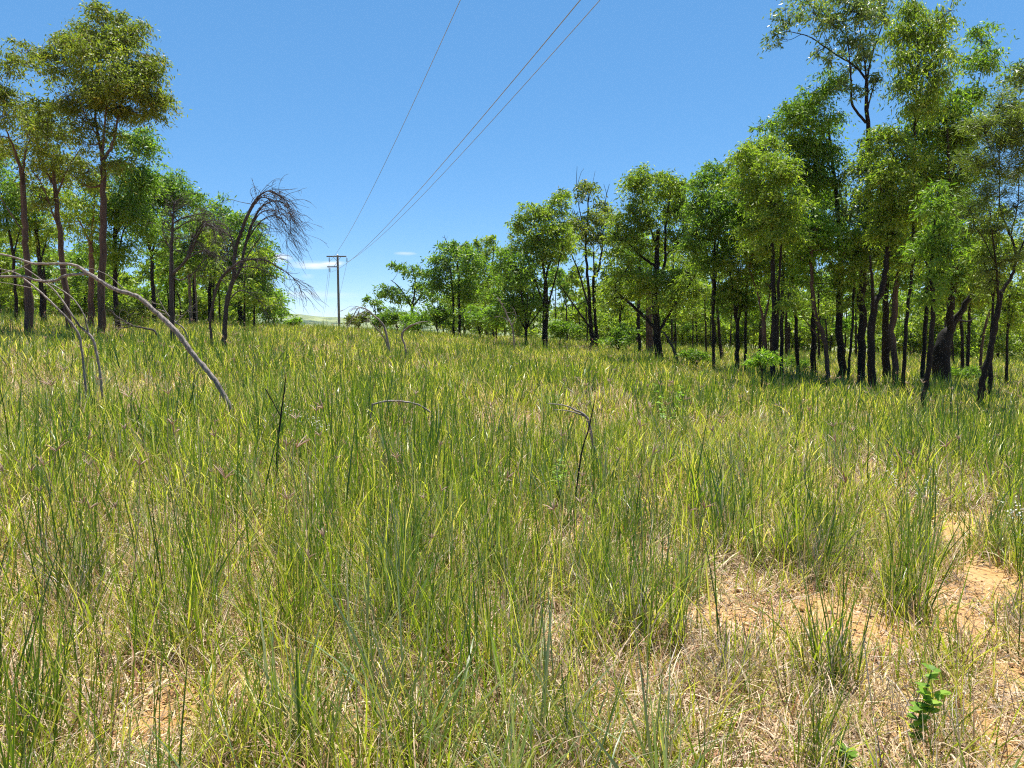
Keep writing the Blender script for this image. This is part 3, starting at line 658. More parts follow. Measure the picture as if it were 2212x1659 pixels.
tree('stout fire-blackened trunk, thickest of the wood, splitting into leaning limbs',
     [[(3528, 1425, 64), (3532, 1310, 58), (3552, 1244, 42)], [(3556, 1260, 28), (3572, 1094, 22), (3582, 900, 16), (3562, 700, 11), (3552, 480, 6)], [(3560, 1250, 26), (3618, 1140, 19), (3660, 1080, 12), (3700, 1000, 7)], [(3580, 1200, 9), (3630, 1205, 6), (3660, 1190, 4)], [(3572, 650, 6), (3640, 420, 4), (3690, 230, 2)], [(3575, 780, 6), (3500, 640, 4)]],
     [(3680, 165, 58, 58, .55), (3722, 220, 45, 45, .6), (3640, 225, 45, 45, .5), (3562, 375, 85, 75, .9), (3480, 430, 82, 75), (3620, 450, 75, 75), (3542, 540, 95, 75), (3460, 555, 75, 75), (3502, 680, 95, 75), (3602, 640, 75, 75), (3562, 780, 85, 75), (3482, 855, 75, 62, .8), (3640, 960, 60, 50, .5)], leaf='leaf_green', bark='char', twig_bark='bark_dark', group=GR, extra_twigs=4)
tree('feathery wattle with a leaning forked trunk at the right edge',
     [[(3675, 1514, 21), (3686, 1425, 22), (3717, 1296, 21), (3737, 1192, 20), (3753, 1094, 18)], [(3753, 1100, 13), (3794, 1032, 11), (3810, 959, 9), (3789, 881, 8), (3774, 845, 7), (3750, 780, 5), (3748, 620, 3)], [(3745, 1150, 10), (3740, 1050, 8), (3735, 990, 6), (3718, 860, 4)], [(3805, 985, 7), (3842, 900, 5), (3872, 780, 3)], [(3790, 885, 5), (3815, 780, 4), (3822, 660, 3)], [(3735, 990, 4), (3690, 900, 3), (3650, 840, 2)]],
     [(3742, 415, 82, 62), (3802, 375, 75, 52), (3692, 490, 75, 62), (3782, 515, 95, 75), (3722, 615, 85, 66), (3822, 635, 75, 75), (3660, 600, 56, 56, .8), (3702, 735, 85, 55, .9), (3802, 775, 75, 62, .5), (3640, 790, 56, 42, .9), (3852, 490, 56, 95), (3872, 940, 75, 62, .6), (3660, 860, 70, 34, .7), (3720, 1010, 50, 36, .4)], leaf='leaf_wattle', name='wattle_tree', group=GR, feather=True, droop=.1, extra_twigs=12, D=17, lmul=1.0)
tree('straight black post-like trunk behind the feathery wattle',
     [[(3714, 1462, 16), (3718, 1300, 14), (3724, 1120, 9)]], [(3700, 1060, 60, 46, .5), (3750, 960, 60, 60, .6)], leaf='leaf_yellow', group=GR)
tree('grey-green gum showing only its crown above the wattle at the top right corner',
     [[(3900, 1400, 20), (3890, 900, 16), (3870, 500, 9), (3850, 330, 4)]], [(3800, 300, 46, 36, .6), (3852, 275, 56, 56, .8), (3880, 400, 60, 80)], D=26, leaf='leaf_grey', group=GR)
tree('left of the pair of distant straight trunks beneath the wattle',
     [[(3610, 1400, 13), (3606, 1250, 11), (3600, 1120, 7)]], [(3600, 1090, 50, 46, .6), (3570, 1040, 60, 50, .5)], leaf='leaf_yellow', group=GR)
tree('right of the pair of distant straight trunks beneath the wattle',
     [[(3629, 1405, 13), (3632, 1250, 11), (3640, 1100, 7)]], [(3645, 1110, 50, 46, .6), (3660, 1040, 50, 50, .5)], leaf='leaf_yellow', group=GR)
tree('thin far stem right of the wattle trunk with a grey fallen limb at its foot',
     [[(3774, 1425, 11), (3780, 1200, 8), (3792, 1040, 5)], [(3778, 1250, 5), (3800, 1150, 3)]], [(3790, 1090, 60, 50, .6), (3820, 1180, 50, 60, .6), (3760, 1160, 46, 40, .5)], leaf='leaf_yellow', group=GR)
tree('wavy grey-brown stem just left of the wattle trunk',
     [[(3675, 1402, 10), (3688, 1250, 9), (3712, 1166, 8), (3700, 1115, 6), (3672, 1090, 4)]], [(3665, 1100, 45, 36, .5), (3690, 1040, 50, 40, .5)], leaf='leaf_yellow', bark='bark_brown', group=GR)
for (label, stems, blobs, k) in T:
    if k.get('group') == GR and stems[0][0][2] > 9:      # leafy side shoots lower down the trunks
        r = np.random.default_rng(hash_str(label)); st0 = stems[0]
        for _ in range(4):
            yb = r.uniform(760, 1120); xs_ = np.interp(-yb, [-q[1] for q in st0], [q[0] for q in st0])
            blobs = blobs + [(xs_ + r.normal() * 45, yb, r.uniform(38, 68), r.uniform(32, 55), r.uniform(.35, .7))]
    make_tree(k.pop('name'), label, k.pop('cat'), stems, blobs, **k)

# --- trees deeper in the two woods: too alike to tell apart
def wood(n, lab, grp, xr, yr, hr, seed, leafs, keep, marks):
    seen = {}
    r = np.random.default_rng(seed); done = 0; tries = 0; pos = []
    while done < n and tries < 4000:
        tries += 1
        D = r.uniform(*yr); X = r.uniform(*xr)
        x = (X / 3.75 - 512) / F * D
        if not keep(X, D): continue
        if any((x - a) ** 2 + (D - b) ** 2 < 3.0 for a, b in pos): continue
        pos.append((x, D)); done += 1
        z = gz(x, D); H = r.uniform(*hr)
        Xb, Yb = proj(np.array(x), np.array(D), np.array(z)); Yb = float(Yb); Xb = float(Xb)
        s = 2662 / D
        def q(dx, hh): return (Xb + dx * s, Yb - hh * s)
        ln = r.normal() * .35
        w = r.uniform(.09, .2) * s
        st = [[(Xb, Yb, w), (*q(ln * .3, H * .35), w * .8), (*q(ln, H * .7), w * .45)], [(*q(ln * .35, H * .4), w * .45), (*q(ln + r.normal() * .8, H * .75), w * .2)]]
        bl = []
        for k in range(r.integers(5, 8)):
            hh = H * r.uniform(.38, 1.0); rr = r.uniform(.55, 1.15) * (1.15 - .45 * hh / H)
            bl.append((*q(ln * hh / H + r.normal() * H * .11, hh), rr * s, rr * .8 * s, r.uniform(.4, .75)))
        mx_, mark = min(marks, key=lambda m: abs(m[0] - X))
        key = (mark, X < mx_); seen[key] = seen.get(key, 0) + 1
        more = ['', ', set apart', ', third there', ', fourth there', ', fifth there', ', sixth there'][min(5, seen[key] - 1)]
        lab1 = '%s, just %s of the %s%s' % (lab, 'left' if X < mx_ else 'right', mark, more)
        make_tree('gum_tree', lab1, 'tree', st, bl, D=D, leaf=leafs[r.integers(len(leafs))], bark='bark_dark', group=grp, dens=.75, lmul=1.25, seed=int(r.integers(1 << 30)))
wood(44, 'slim inner gum', 'slim gums deep inside the dark wood', (2080, 4000), (40, 78), (7, 11), 3,
     ['leaf_yellow', 'leaf_yellow', 'leaf_green', 'leaf_fresh'], lambda X, D: X > 2080 + max(0, (60 - D)) * 14,
     [(2048, 'fan-topped gum'), (2223, 'whip-twig gum'), (2470, 'heavy-limbed gum'), (2677, 'slim twin-stemmed gum'), (2764, 'stool-forked trunk'), (2866, 'reddish forked trunk'), (2905, 'double-stemmed gum'), (2993, 'wavy black stem'), (3100, 'pale leaning trunk'),
      (3157, 'drooping-crowned gum'), (3230, 'highest tree'), (3285, 'low-forked black trunk'), (3350, 'brown-black trunk'), (3390, 'slender front stem'), (3475, 'curved leaning stem'), (3530, 'fire-blackened trunk'), (3690, 'feathery wattle'), (3780, 'thin far stem')])
wood(26, 'slim inner gum', 'slim gums deep inside the left wood', (-160, 1000), (46, 76), (5.5, 9), 9,
     ['leaf_yellow', 'leaf_green', 'leaf_yellow', 'leaf_fresh'], lambda X, D: True,
     [(61, 'thin curved edge gum'), (108, 'half-dead gum'), (160, 'short-boled gum'), (260, 'slender leaning gum'), (341, 'red-brown forked trunk'), (390, 'tallest left-hand gum'), (578, 'slim leafy gum'), (648, 'grey dead tree'), (787, 'dark gum between dead trees'), (842, 'large dead tree'), (901, 'dense bushy gum')])

# --- the far side of the woods, a single mass of trunks and leaves
def far_wood(label, spans, seed, leafs):
    global rng
    rng = np.random.default_rng(seed); b, tb = MB(), MB()
    for (X0, X1, D0, D1, h0, h1, n) in spans:
        for _ in range(n):
            D = rng.uniform(D0, D1); X = rng.uniform(X0, X1); x = (X / 3.75 - 512) / F * D; z = gz(x, D); H = rng.uniform(h0, h1)
            tb.tube(smooth_path([(x, D, z - .2), (x + rng.normal() * .2, D, z + H * .5), (x + rng.normal() * .5, D, z + H * .95)], 3), np.linspace(.1, .03, 7), 5)
            for k in range(5):
                c = np.array((x + rng.normal() * .9, D + rng.normal() * .9, z + H * rng.uniform(.18, 1.0)))
                R = rng.uniform(.5, 1.1)
                u_ = rng.normal(size=(13, 3)) * .5
                leaves(b, c + u_ * (R, R, R * .75), np.full(13, .32), 17, .42, .15, .3)
    o = b.build('treeline', M[leafs], smooth=False); tag(o, label, 'trees', kind='stuff')
    tr = tb.build('trunks', M['bark_dark'], o); tr['kind'] = 'stuff'
far_wood('sunlit mass of foliage far behind the trunks of the dark wood', [(1650, 2700, 70, 105, 3, 8, 80), (2500, 4200, 62, 105, 3.5, 10, 150)], 77, 'leaf_yellow')
far_wood('sunlit mass of foliage far behind the trunks of the left wood', [(-300, 960, 62, 95, 2, 6.5, 80)], 78, 'leaf_yellow')

# --- low shrubs along the wood edge
def shrub(label, X, Y, w, hgt, leaf='leaf_green', D=None, dens=.8, name='shrub', lmul=.9):
    D = D or solve_D(X, Y, .3)
    r = np.random.default_rng(hash_str(label))
    st = [[(X, Y, 4), (X + r.normal() * w * .1, Y - hgt * .5, 3), (X + r.normal() * w * .2, Y - hgt * .9, 1.5)]]
    for k in range(3):
        e = X + (k - 1) * w * .35 + r.normal() * w * .05
        st.append([(X, Y - hgt * .08, 3), ((X + e) / 2, Y - hgt * .4, 2), (e, Y - hgt * .75, 1.2)])
    bl = [(X + r.uniform(-.32, .32) * w, Y - hgt * r.uniform(.3, .85), w * r.uniform(.2, .32), hgt * r.uniform(.18, .28), dens) for _ in range(6)]
    make_tree(name, label, 'shrub', st, bl, D=D, leaf=leaf, lmul=lmul, droop=.2)
SH = 'low shrubs along the wood edges'
shrub('brownish rounded shrub under the arching dead sapling near the power pole', 1345, 1232, 85, 75, 'leaf_olive', 62)
shrub('low green shrub below the tufted sapling near the power pole', 1425, 1236, 80, 60, 'leaf_green', 60)
shrub('bright green shrub under the Y-forked gum', 1565, 1246, 130, 95, 'leaf_fresh', 58)
shrub('dark thin-stemmed shrub left of the Y-forked gum', 1490, 1242, 110, 90, 'leaf_green', 60)
shrub('green shrub between the Y-forked gum and the twin-stemmed gum', 1640, 1250, 110, 110, 'leaf_green', 56)
shrub('pale green spreading shrub under the gum with the pale tip tufts', 1800, 1258, 130, 110, 'leaf_green', 52)
shrub('yellow-green shrub filling the gap right of the twin-stemmed gum', 1862, 1250, 90, 130, 'leaf_fresh', 50)
shrub('dark low shrub under the fan-topped gum', 2100, 1275, 130, 90, 'leaf_green', 46)
shrub('low leafy shrub between the whip-twig gum and the heavy-limbed gum', 2320, 1318, 140, 100, 'leaf_green', 40)
shrub('small yellow-green shrub right of the heavy-limbed gum', 2610, 1372, 120, 60, 'leaf_green', None)
shrub('thin leafy sapling in the grass before the reddish forked trunk', 2858, 1402, 130, 95, 'leaf_fresh', 19, .5, 'sapling')
shrub('tangled grey-green shrub behind the tallest left-hand gum', 480, 1222, 160, 90, 'leaf_olive', 36, .5)
shrub('low yellow-green bush on the crest left of the power pole', 1102, 1215, 60, 18, 'leaf_fresh', 60)
shrub('leafy bush low in the shade under the pale leaning trunk', 2990, 1400, 130, 60, 'leaf_green', 33)
shrub('pale leafy bush under the stout fire-blackened trunk', 3620, 1440, 170, 70, 'leaf_green', 30)

# ------------------------------------------------------------------ dead trees and fallen limbs
def dead(name, label, cat, stems, D, mat, twigs=0, tl=(.3, .7), drift=(1, -.6), depth=.3, seed=1, sides=8, foot=True):
    """bare limbs; twigs leave along the limb and bend over with the droop vector"""
    global rng
    rng = np.random.default_rng(seed)
    s = D / 2662; tb, bb = MB(), MB(); allp = []; base = None
    nodes = []
    for k, st in enumerate(stems):
        p0 = np.array([P(x, y, D) for (x, y, *_) in st])
        dep = D
        if nodes:
            nd = np.array(nodes); j = np.argmin((nd[:, 0] - p0[0, 0]) ** 2 + (nd[:, 2] - p0[0, 2]) ** 2); dep = nd[j, 1]
        ln = np.concatenate([[0], np.cumsum(np.linalg.norm(np.diff(p0, axis=0), axis=1))])
        sl = 0 if k == 0 else rng.uniform(-depth, depth)
        pts = np.array([(*P(x, y, dep + sl * ln[i]), w * s / 2) for i, (x, y, w, *_) in enumerate(st)])
        if k == 0 or (len(st[0]) > 3):
            g0 = gz(pts[0, 0], pts[0, 1])
            if k == 0: base = np.array((pts[0, 0], pts[0, 1], g0))
            if pts[0, 2] > g0 + .02 and foot:
                dv = pts[0, :3] - pts[1, :3]; dv /= np.linalg.norm(dv)
                low = pts[0, :3] + dv * .5 * (pts[0, 2] - g0); low[2] = g0 - .06
                pts = np.vstack([[*low, pts[0, 3] * 1.1], pts])
        pp = smooth_path(pts, 6)
        pp[1:-1, :3] += rng.normal(size=(len(pp) - 2, 3)) * pp[1:-1, 3:4] * .12
        tb.tube(pp[:, :3], np.maximum(pp[:, 3], .003), sides, .05)
        nodes += [tuple(q) for q in pp]; allp.append(pp)
    for k, pp in enumerate(allp):
        if twigs == 0: break
        L0 = np.linalg.norm(np.diff(pp[:, :3], axis=0), axis=1).sum()
        nt = int(twigs * L0) + 1
        for _ in range(nt):
            i = rng.integers(int(len(pp) * (.55 if k == 0 else .25)), len(pp))
            st = pp[i, :3]; tan = pp[min(i + 1, len(pp) - 1), :3] - pp[max(i - 1, 0), :3]; tan /= np.linalg.norm(tan) + 1e-9
            Lt = rng.uniform(*tl); d = tan + rng.normal(size=3) * .75; d /= np.linalg.norm(d)
            dr = np.array((drift[0], 0, drift[1])) + rng.normal(size=3) * .45
            path = [st]; cur = st
            for m in range(7):
                cur = cur + d * Lt / 6; path.append(cur); d = d + dr * .2 + rng.normal(size=3) * .16; d /= np.linalg.norm(d)
            path = np.array(path); r0 = max(.005, min(pp[i, 3] * .6, .012))
            bb.tube(path, np.linspace(r0, .004, len(path)), 4)
            for _k in range(rng.integers(1, 3)):
                j = rng.integers(2, 6); e = path[j] + (path[j + 1] - path[j]) * 1.6 + rng.normal(size=3) * .1 * Lt + dr * .12 * Lt
                m2 = (path[j] + e) / 2 + rng.normal(size=3) * .03
                bb.tube(smooth_path([path[j], m2, e + dr * .1 * Lt], 2), np.linspace(.006, .0035, 5), 3)
    root = empty(name, base, label, cat)
    tb.build('trunk' if 'tree' in name or 'sapling' in name else 'limb', M[mat], root, origin=base)
    if bb.n: bb.build('twigs', M[mat], root, origin=base)['kind'] = 'stuff'
    return root

dead('dead_tree', 'large bare dead tree with black weeping branches bowing right against the sky', 'dead tree',
     [[(842, 1262, 17), (850, 1136, 16), (875, 1043, 14), (880, 959, 13), (892, 904, 12), (905, 870, 12), (926, 811, 10), (960, 748, 7), (998, 718, 5), (1027, 722, 4), (1061, 743, 3.5), (1086, 781, 3), (1090, 853, 2), (1078, 900, 1.2)],
      [(866, 1060, 10), (897, 1018, 10), (922, 912, 10), (947, 836, 9), (970, 790, 7), (1006, 760, 5), (1053, 755, 3.5), (1090, 800, 2.5), (1115, 850, 1.5), (1122, 866, 1)],
      [(791, 1247, 9, 'g'), (788, 1190, 9), (812, 1085, 10), (837, 1034, 10), (863, 1009, 9), (905, 980, 7), (956, 973, 6), (1006, 980, 5), (1048, 1005, 3.5), (1091, 1035, 3), (1120, 1068, 2), (1133, 1100, 1.2)],
      [(905, 870, 8), (940, 790, 6), (965, 755, 5), (985, 740, 4), (1030, 760, 3), (1060, 830, 2), (1075, 880, 1)],
      [(922, 912, 6), (960, 850, 5), (1000, 815, 4), (1040, 810, 3), (1070, 840, 2), (1085, 890, 1)],
      [(930, 870, 6), (975, 800, 4), (1020, 790, 3), (1060, 800, 2.4), (1100, 850, 1.2)],
      [(880, 959, 6), (870, 900, 4), (850, 850, 3), (820, 830, 2)],
      [(897, 1018, 5), (940, 940, 4), (975, 890, 3), (985, 860, 2)],
      [(863, 1009, 5), (920, 1000, 4), (980, 1010, 3), (1020, 1040, 2), (1030, 1090, 1)],
      [(850, 1136, 5), (900, 1090, 4), (950, 1110, 3), (1000, 1150, 1.5)]],
     24, 'dead_dark', twigs=8, tl=(.3, 1.0), drift=(.75, -1.0), seed=21)
dead('dead_tree', 'smaller grey dead tree with a tangled mop of drooping twigs left of the large one', 'dead tree',
     [[(648, 1262, 15), (643, 1106, 15), (643, 937, 12), (648, 832, 8), (652, 760, 4)],
      [(645, 1030, 11), (702, 971, 9), (735, 900, 7), (760, 850, 5), (790, 845, 4), (830, 880, 3), (850, 937, 1.6)],
      [(648, 1020, 9), (690, 985, 8), (720, 910, 6), (750, 850, 5), (780, 830, 4), (810, 850, 3), (830, 900, 1.6)],
      [(646, 840, 6), (680, 820, 5), (720, 808, 4), (770, 803, 3.5), (810, 830, 2.5), (838, 890, 1.4)],
      [(646, 870, 6), (690, 840, 4), (740, 825, 3), (790, 850, 2), (815, 910, 1)],
      [(645, 1040, 6), (680, 1050, 5), (730, 1020, 4), (760, 980, 3), (800, 950, 2)],
      [(643, 937, 6), (620, 900, 4), (610, 860, 3), (615, 830, 2)],
      [(735, 900, 5), (770, 930, 3), (800, 990, 1.6)],
      [(702, 971, 5), (760, 940, 4), (820, 960, 2)]],
     25, 'dead_dark', twigs=12, tl=(.3, .85), drift=(.5, -.8), seed=5)
dead('dead_sapling', 'long weathered grey dead sapling bowed over the grass at left, forked at its tip', 'dead sapling',
     [[(866, 1540, 18.5), (807, 1427, 18.5), (738, 1345, 18.5), (686, 1275, 19.3), (647, 1228, 18.5), (599, 1184, 17.6), (560, 1149, 16.8), (521, 1115, 16.0), (495, 1104, 15.1), (434, 1087, 15.1), (391, 1063, 14.3), (343, 1032, 14.3), (323, 1021, 13.4), (295, 1000, 10.1), (260, 991, 9.2), (195, 989, 8.4), (122, 987, 8.4), (56, 965, 6.7), (0, 952, 5.9), (-90, 925, 4.2), (-200, 900, 2.5)],
      [(330, 1026, 10.9), (278, 1030, 10.1), (243, 1034, 10.1), (213, 1050, 10.1), (174, 1054, 10.1), (130, 1050, 9.2), (87, 1037, 9.2), (0, 1037, 8.4), (-90, 1030, 5.9), (-180, 1040, 3.4)],
      [(500, 1106, 3.4), (456, 1076, 2.9), (417, 1041, 2.5), (382, 1021, 2.1), (330, 1006, 1.7), (200, 1010, 1.3)],
      [(110, 988, 4.2), (65, 1010, 3.4), (0, 1026, 2.9), (-80, 1050, 1.7)]],
     9.2, 'dead_grey', seed=3, sides=10, depth=.1)
dead('dead_branch', 'forked pair of thin dead stems rising left from the grass under the bowed dead sapling', 'dead branch',
     [[(372, 1380, 9), (356, 1297, 9), (347, 1271, 9), (330, 1249, 9), (299, 1223, 8), (278, 1193, 7), (243, 1141, 6), (208, 1093, 5), (174, 1063, 4.5), (108, 1015, 3), (60, 985, 2)],
      [(333, 1250, 6), (325, 1219, 6), (312, 1175, 5), (273, 1119, 4.5), (226, 1084, 4), (187, 1063, 3), (140, 1050, 2)]],
     9.8, 'dead_grey', seed=4, depth=.15)
dead('dead_branch', 'single thin dead stem leaning left, leftmost of those in the grass', 'dead branch',
     [[(310, 1345, 8), (299, 1267, 8), (282, 1232, 8), (252, 1193, 8), (217, 1158, 7), (174, 1115, 7), (139, 1084, 6), (95, 1050, 6), (65, 1026, 5), (0, 1008, 4), (-80, 985, 3)], [(120, 1080, 3), (60, 1068, 3), (0, 1058, 2)]],
     9.6, 'dead_grey', seed=6, depth=.15)
dead('dead_sapling', 'dead sapling arching left over the crest beside the power pole', 'dead sapling',
     [[(1456, 1290, 9), (1441, 1227, 8), (1424, 1202, 7), (1403, 1185, 6), (1381, 1164, 5), (1356, 1154, 4), (1339, 1160, 3), (1318, 1198, 2), (1308, 1225, 1.2)], [(1446, 1282, 5, 'g'), (1420, 1240, 4), (1394, 1215, 3), (1375, 1190, 2)], [(1381, 1164, 3), (1360, 1170, 2.4), (1330, 1190, 2), (1312, 1200, 1)], [(1403, 1185, 3), (1370, 1165, 2), (1340, 1150, 1.6), (1318, 1148, 1)]],
     24, 'dead_grey', twigs=2.5, tl=(.2, .5), drift=(-.5, -.8), seed=8)
dead('dead_sapling', 'short pale dead sapling bent sharply right in the open grass', 'dead sapling',
     [[(1519, 1302, 7), (1508, 1265, 8), (1512, 1244, 7), (1529, 1230, 6), (1559, 1213, 5), (1580, 1207, 3.5), (1603, 1206, 2)], [(1514, 1243, 5), (1535, 1222, 4), (1556, 1215, 3), (1572, 1214, 2)], [(1511, 1250, 4), (1516, 1228, 3), (1524, 1210, 1.5)]],
     23, 'dead_grey', seed=9)
dead('dead_sapling', 'bare grey snag leaning left before the many-stemmed bush', 'dead sapling',
     [[(1926, 1262, 7), (1920, 1225, 6), (1909, 1202, 6), (1892, 1160, 5), (1867, 1116, 3)], [(1918, 1225, 4), (1935, 1190, 3), (1928, 1160, 2)], [(1909, 1202, 3), (1885, 1190, 2), (1870, 1180, 1)]],
     36, 'dead_grey', twigs=1.5, tl=(.2, .5), drift=(-.3, .2), seed=10)
dead('dead_sapling', 'dark dead prop leaning against the heavy-limbed gum', 'dead sapling',
     [[(2546, 1372, 12), (2530, 1320, 11), (2505, 1270, 9), (2488, 1245, 7)]], 33, 'dead_dark', seed=12)
dead('dead_branch', 'dark tangled dead branch lying in the grass right of the tallest left-hand gum', 'dead branch',
     [[(585, 1248, 8), (548, 1232, 7), (500, 1222, 6), (470, 1205, 5), (440, 1188, 4), (415, 1165, 2)], [(500, 1222, 4), (470, 1228, 3), (420, 1230, 2)], [(470, 1205, 3), (480, 1180, 2), (465, 1160, 1)]],
     23, 'dead_dark', twigs=4, tl=(.2, .6), drift=(0, .3), seed=13)
dead('dead_branch', 'pale brushy dead branch at the foot of the grey dead tree', 'dead branch',
     [[(690, 1235, 6), (660, 1210, 5), (630, 1180, 4), (600, 1130, 2)], [(660, 1210, 4), (690, 1180, 3), (715, 1150, 1.5)]],
     27, 'dead_grey', twigs=4, tl=(.3, .7), drift=(0, .4), seed=14)
dead('dead_branch', 'grey arched dead branch half sunk in the grass left of centre', 'dead branch',
     [[(1395, 1530, 6), (1401, 1516, 7), (1459, 1504, 7), (1523, 1507, 7), (1575, 1521, 7), (1612, 1545, 6)]], 8.6, 'dead_grey', seed=15, foot=True)
dead('dead_branch', 'forked grey dead branch arching over the grass right of centre', 'dead branch',
     [[(2212, 1600, 10), (2194, 1559, 9), (2160, 1539, 7), (2119, 1521, 5), (2055, 1513, 3)], [(2196, 1562, 6), (2150, 1545, 5), (2110, 1538, 3), (2079, 1536, 2)]], 7.6, 'dead_grey', seed=16)
dead('charred_stick', 'charred stick lying on the bare sand right of centre', 'stick',
     [[(2327, 1999, 7), (2437, 2016, 12), (2480, 2030, 15), (2526, 2050, 14)]], solve_D(2450, 2030, .03), 'dead_dark', seed=17, foot=False)
dead('dead_stalk', 'thin black forked stem standing in the grass below the bowed sapling tip', 'stem',
     [[(1040, 1690, 7), (1053, 1562, 6), (1064, 1480, 5), (1073, 1400, 3)], [(1053, 1562, 4), (1025, 1510, 4), (995, 1458, 4)]], 5.9, 'char', seed=18)
dead('dead_stalk', 'thin black stem leaning right beside the forked grey branch', 'stem',
     [[(2178, 1715, 6), (2206, 1614, 5), (2222, 1540, 4), (2229, 1505, 2)]], 5.6, 'char', seed=19)

# ------------------------------------------------------------------ power pole and its three wires
POLE_D = 120.0
pb = P(1271, 1190, POLE_D); pole_x, pole_y = pb[0], POLE_D
pg = gz(pole_x, pole_y)
top = P(1271, 957, POLE_D)[2]
u = np.array((1.0, 0.0, 0.0))          # the crossarms stand square to the picture
arm_z = P(1271, 962, POLE_D)[2]; low_z = P(1271, 1001, POLE_D)[2]
m_px = POLE_D / 2662
pole = empty('power_pole', (pole_x, pole_y, pg), 'tall wooden power pole with two crossarms standing on the crest', 'power pole')
o0 = np.array((pole_x, pole_y, pg))
def part(name, fn, mat):
    b = MB(); fn(b); return b.build(name, M[mat], pole, origin=o0)
zz = np.linspace(pg - .4, top, 9)
part('shaft', lambda b: b.tube(np.stack([np.full(9, pole_x), np.full(9, pole_y), zz], 1), np.linspace(.22, .17, 9), 12, .01), 'pole_wood')
ya = pole_y - .26
part('crossarm', lambda b: b.box((pole_x + .0 + (1304 + 1232 - 2 * 1271) / 2 * m_px, ya, arm_z), 73 * m_px, .15, .2), 'pole_wood')
part('crossarm', lambda b: b.box((pole_x - 17.5 * m_px, ya, low_z), 35 * m_px + .3, .15, .17), 'pole_wood')
for sx in (-1, 1):
    part('brace', lambda b: b.tube([(pole_x + sx * .66, ya - .09, arm_z - .08), (pole_x + sx * .06, ya - .05, arm_z - .75)], [.035, .035], 5), 'steel')
part('brace', lambda b: b.tube([(pole_x - .55, ya - .09, low_z + .06), (pole_x - .06, ya - .05, low_z + .75)], [.035, .035], 5), 'steel')
part('cap', lambda b: b.tube([(pole_x, pole_y, top - .02), (pole_x, pole_y, top + .05)], [.19, .15], 10), 'steel')
ends = []
for (X, Yt, Yb, za) in ((1236, 966, 983, arm_z), (1302, 966, 984, arm_z), (1238, 1004, 1022, low_z)):
    px_ = P(X, Yt, POLE_D)[0]; z0 = za - .1; z1 = P(X, Yb, POLE_D)[2]
    rod = part('insulator', lambda b: b.tube([(px_, ya, z0 + .02), (px_, ya, z1)], [.03, .03], 6), 'steel')
    for i in range(4):
        zc = z0 - (z0 - z1) * (.2 + .2 * i)
        b = MB(); b.tube([(px_, ya, zc + .055), (px_, ya, zc + .02), (px_, ya, zc - .04), (px_, ya, zc - .05)], [.04, .12, .14, .05], 10)
        d = b.build('disc', M['ceramic'], rod, origin=o0)
    ends.append((px_, ya, z1))
SLOPE = -.3136
def wire(i, picks, far, label):
    ex, ey, ez = ends[i]
    ysamp, zsamp = [ey], [ez]
    for (X, Y) in picks:                         # where each sight line meets the wire's own upright plane
        d = ray(X, Y); t = (ex - SLOPE * ey) / (d[0] - SLOPE * d[1])
        ysamp.append(d[1] * t); zsamp.append(EYE + d[2] * t)
    A = np.polyfit(ysamp, zsamp, 2, w=[6] + [1] * len(picks))
    corr = ez - np.polyval(A, ey)
    yy = np.linspace(ey, -25, 90)
    near = np.stack([ex + SLOPE * (yy - ey), yy, np.polyval(A, yy) + corr * np.clip((yy) / ey, 0, 1)], 1)
    fx, fy, fz = P(*far, 330.0)
    t = np.linspace(0, 1, 40)[1:][:, None]
    farp = np.array((ex, ey, ez)) * (1 - t) + np.array((fx, fy, fz)) * t
    farp[:, 2] -= 6 * (t * (1 - t))[:, 0]
    pts = np.vstack([near[::-1], farp])
    b = MB(); b.tube(pts, np.where(pts[:, 1] > POLE_D, .026, np.interp(pts[:, 1], [0, 40, 120], [.012, .015, .022])), 5)
    o = b.build('power_line', M['wire'], origin=(ex, ey, ez))
    tag(o, label, 'power line', 'wires of the power line')
wire(0, [(1276, 930), (1389, 729), (1510, 451), (1620, 230), (1736, 0)], (1206, 1186), 'leftmost overhead wire, from the left end of the top crossarm')
wire(1, [(1425, 880), (1640, 690), (1850, 455), (2050, 225), (2231, 0)], (1247, 1186), 'lower right of the overhead wires, from the right end of the top crossarm')
wire(2, [(1302, 975), (1425, 876), (1633, 680), (1830, 430), (1990, 210), (2135, 0)], (1211, 1188), 'middle overhead wire, from the lower short crossarm')

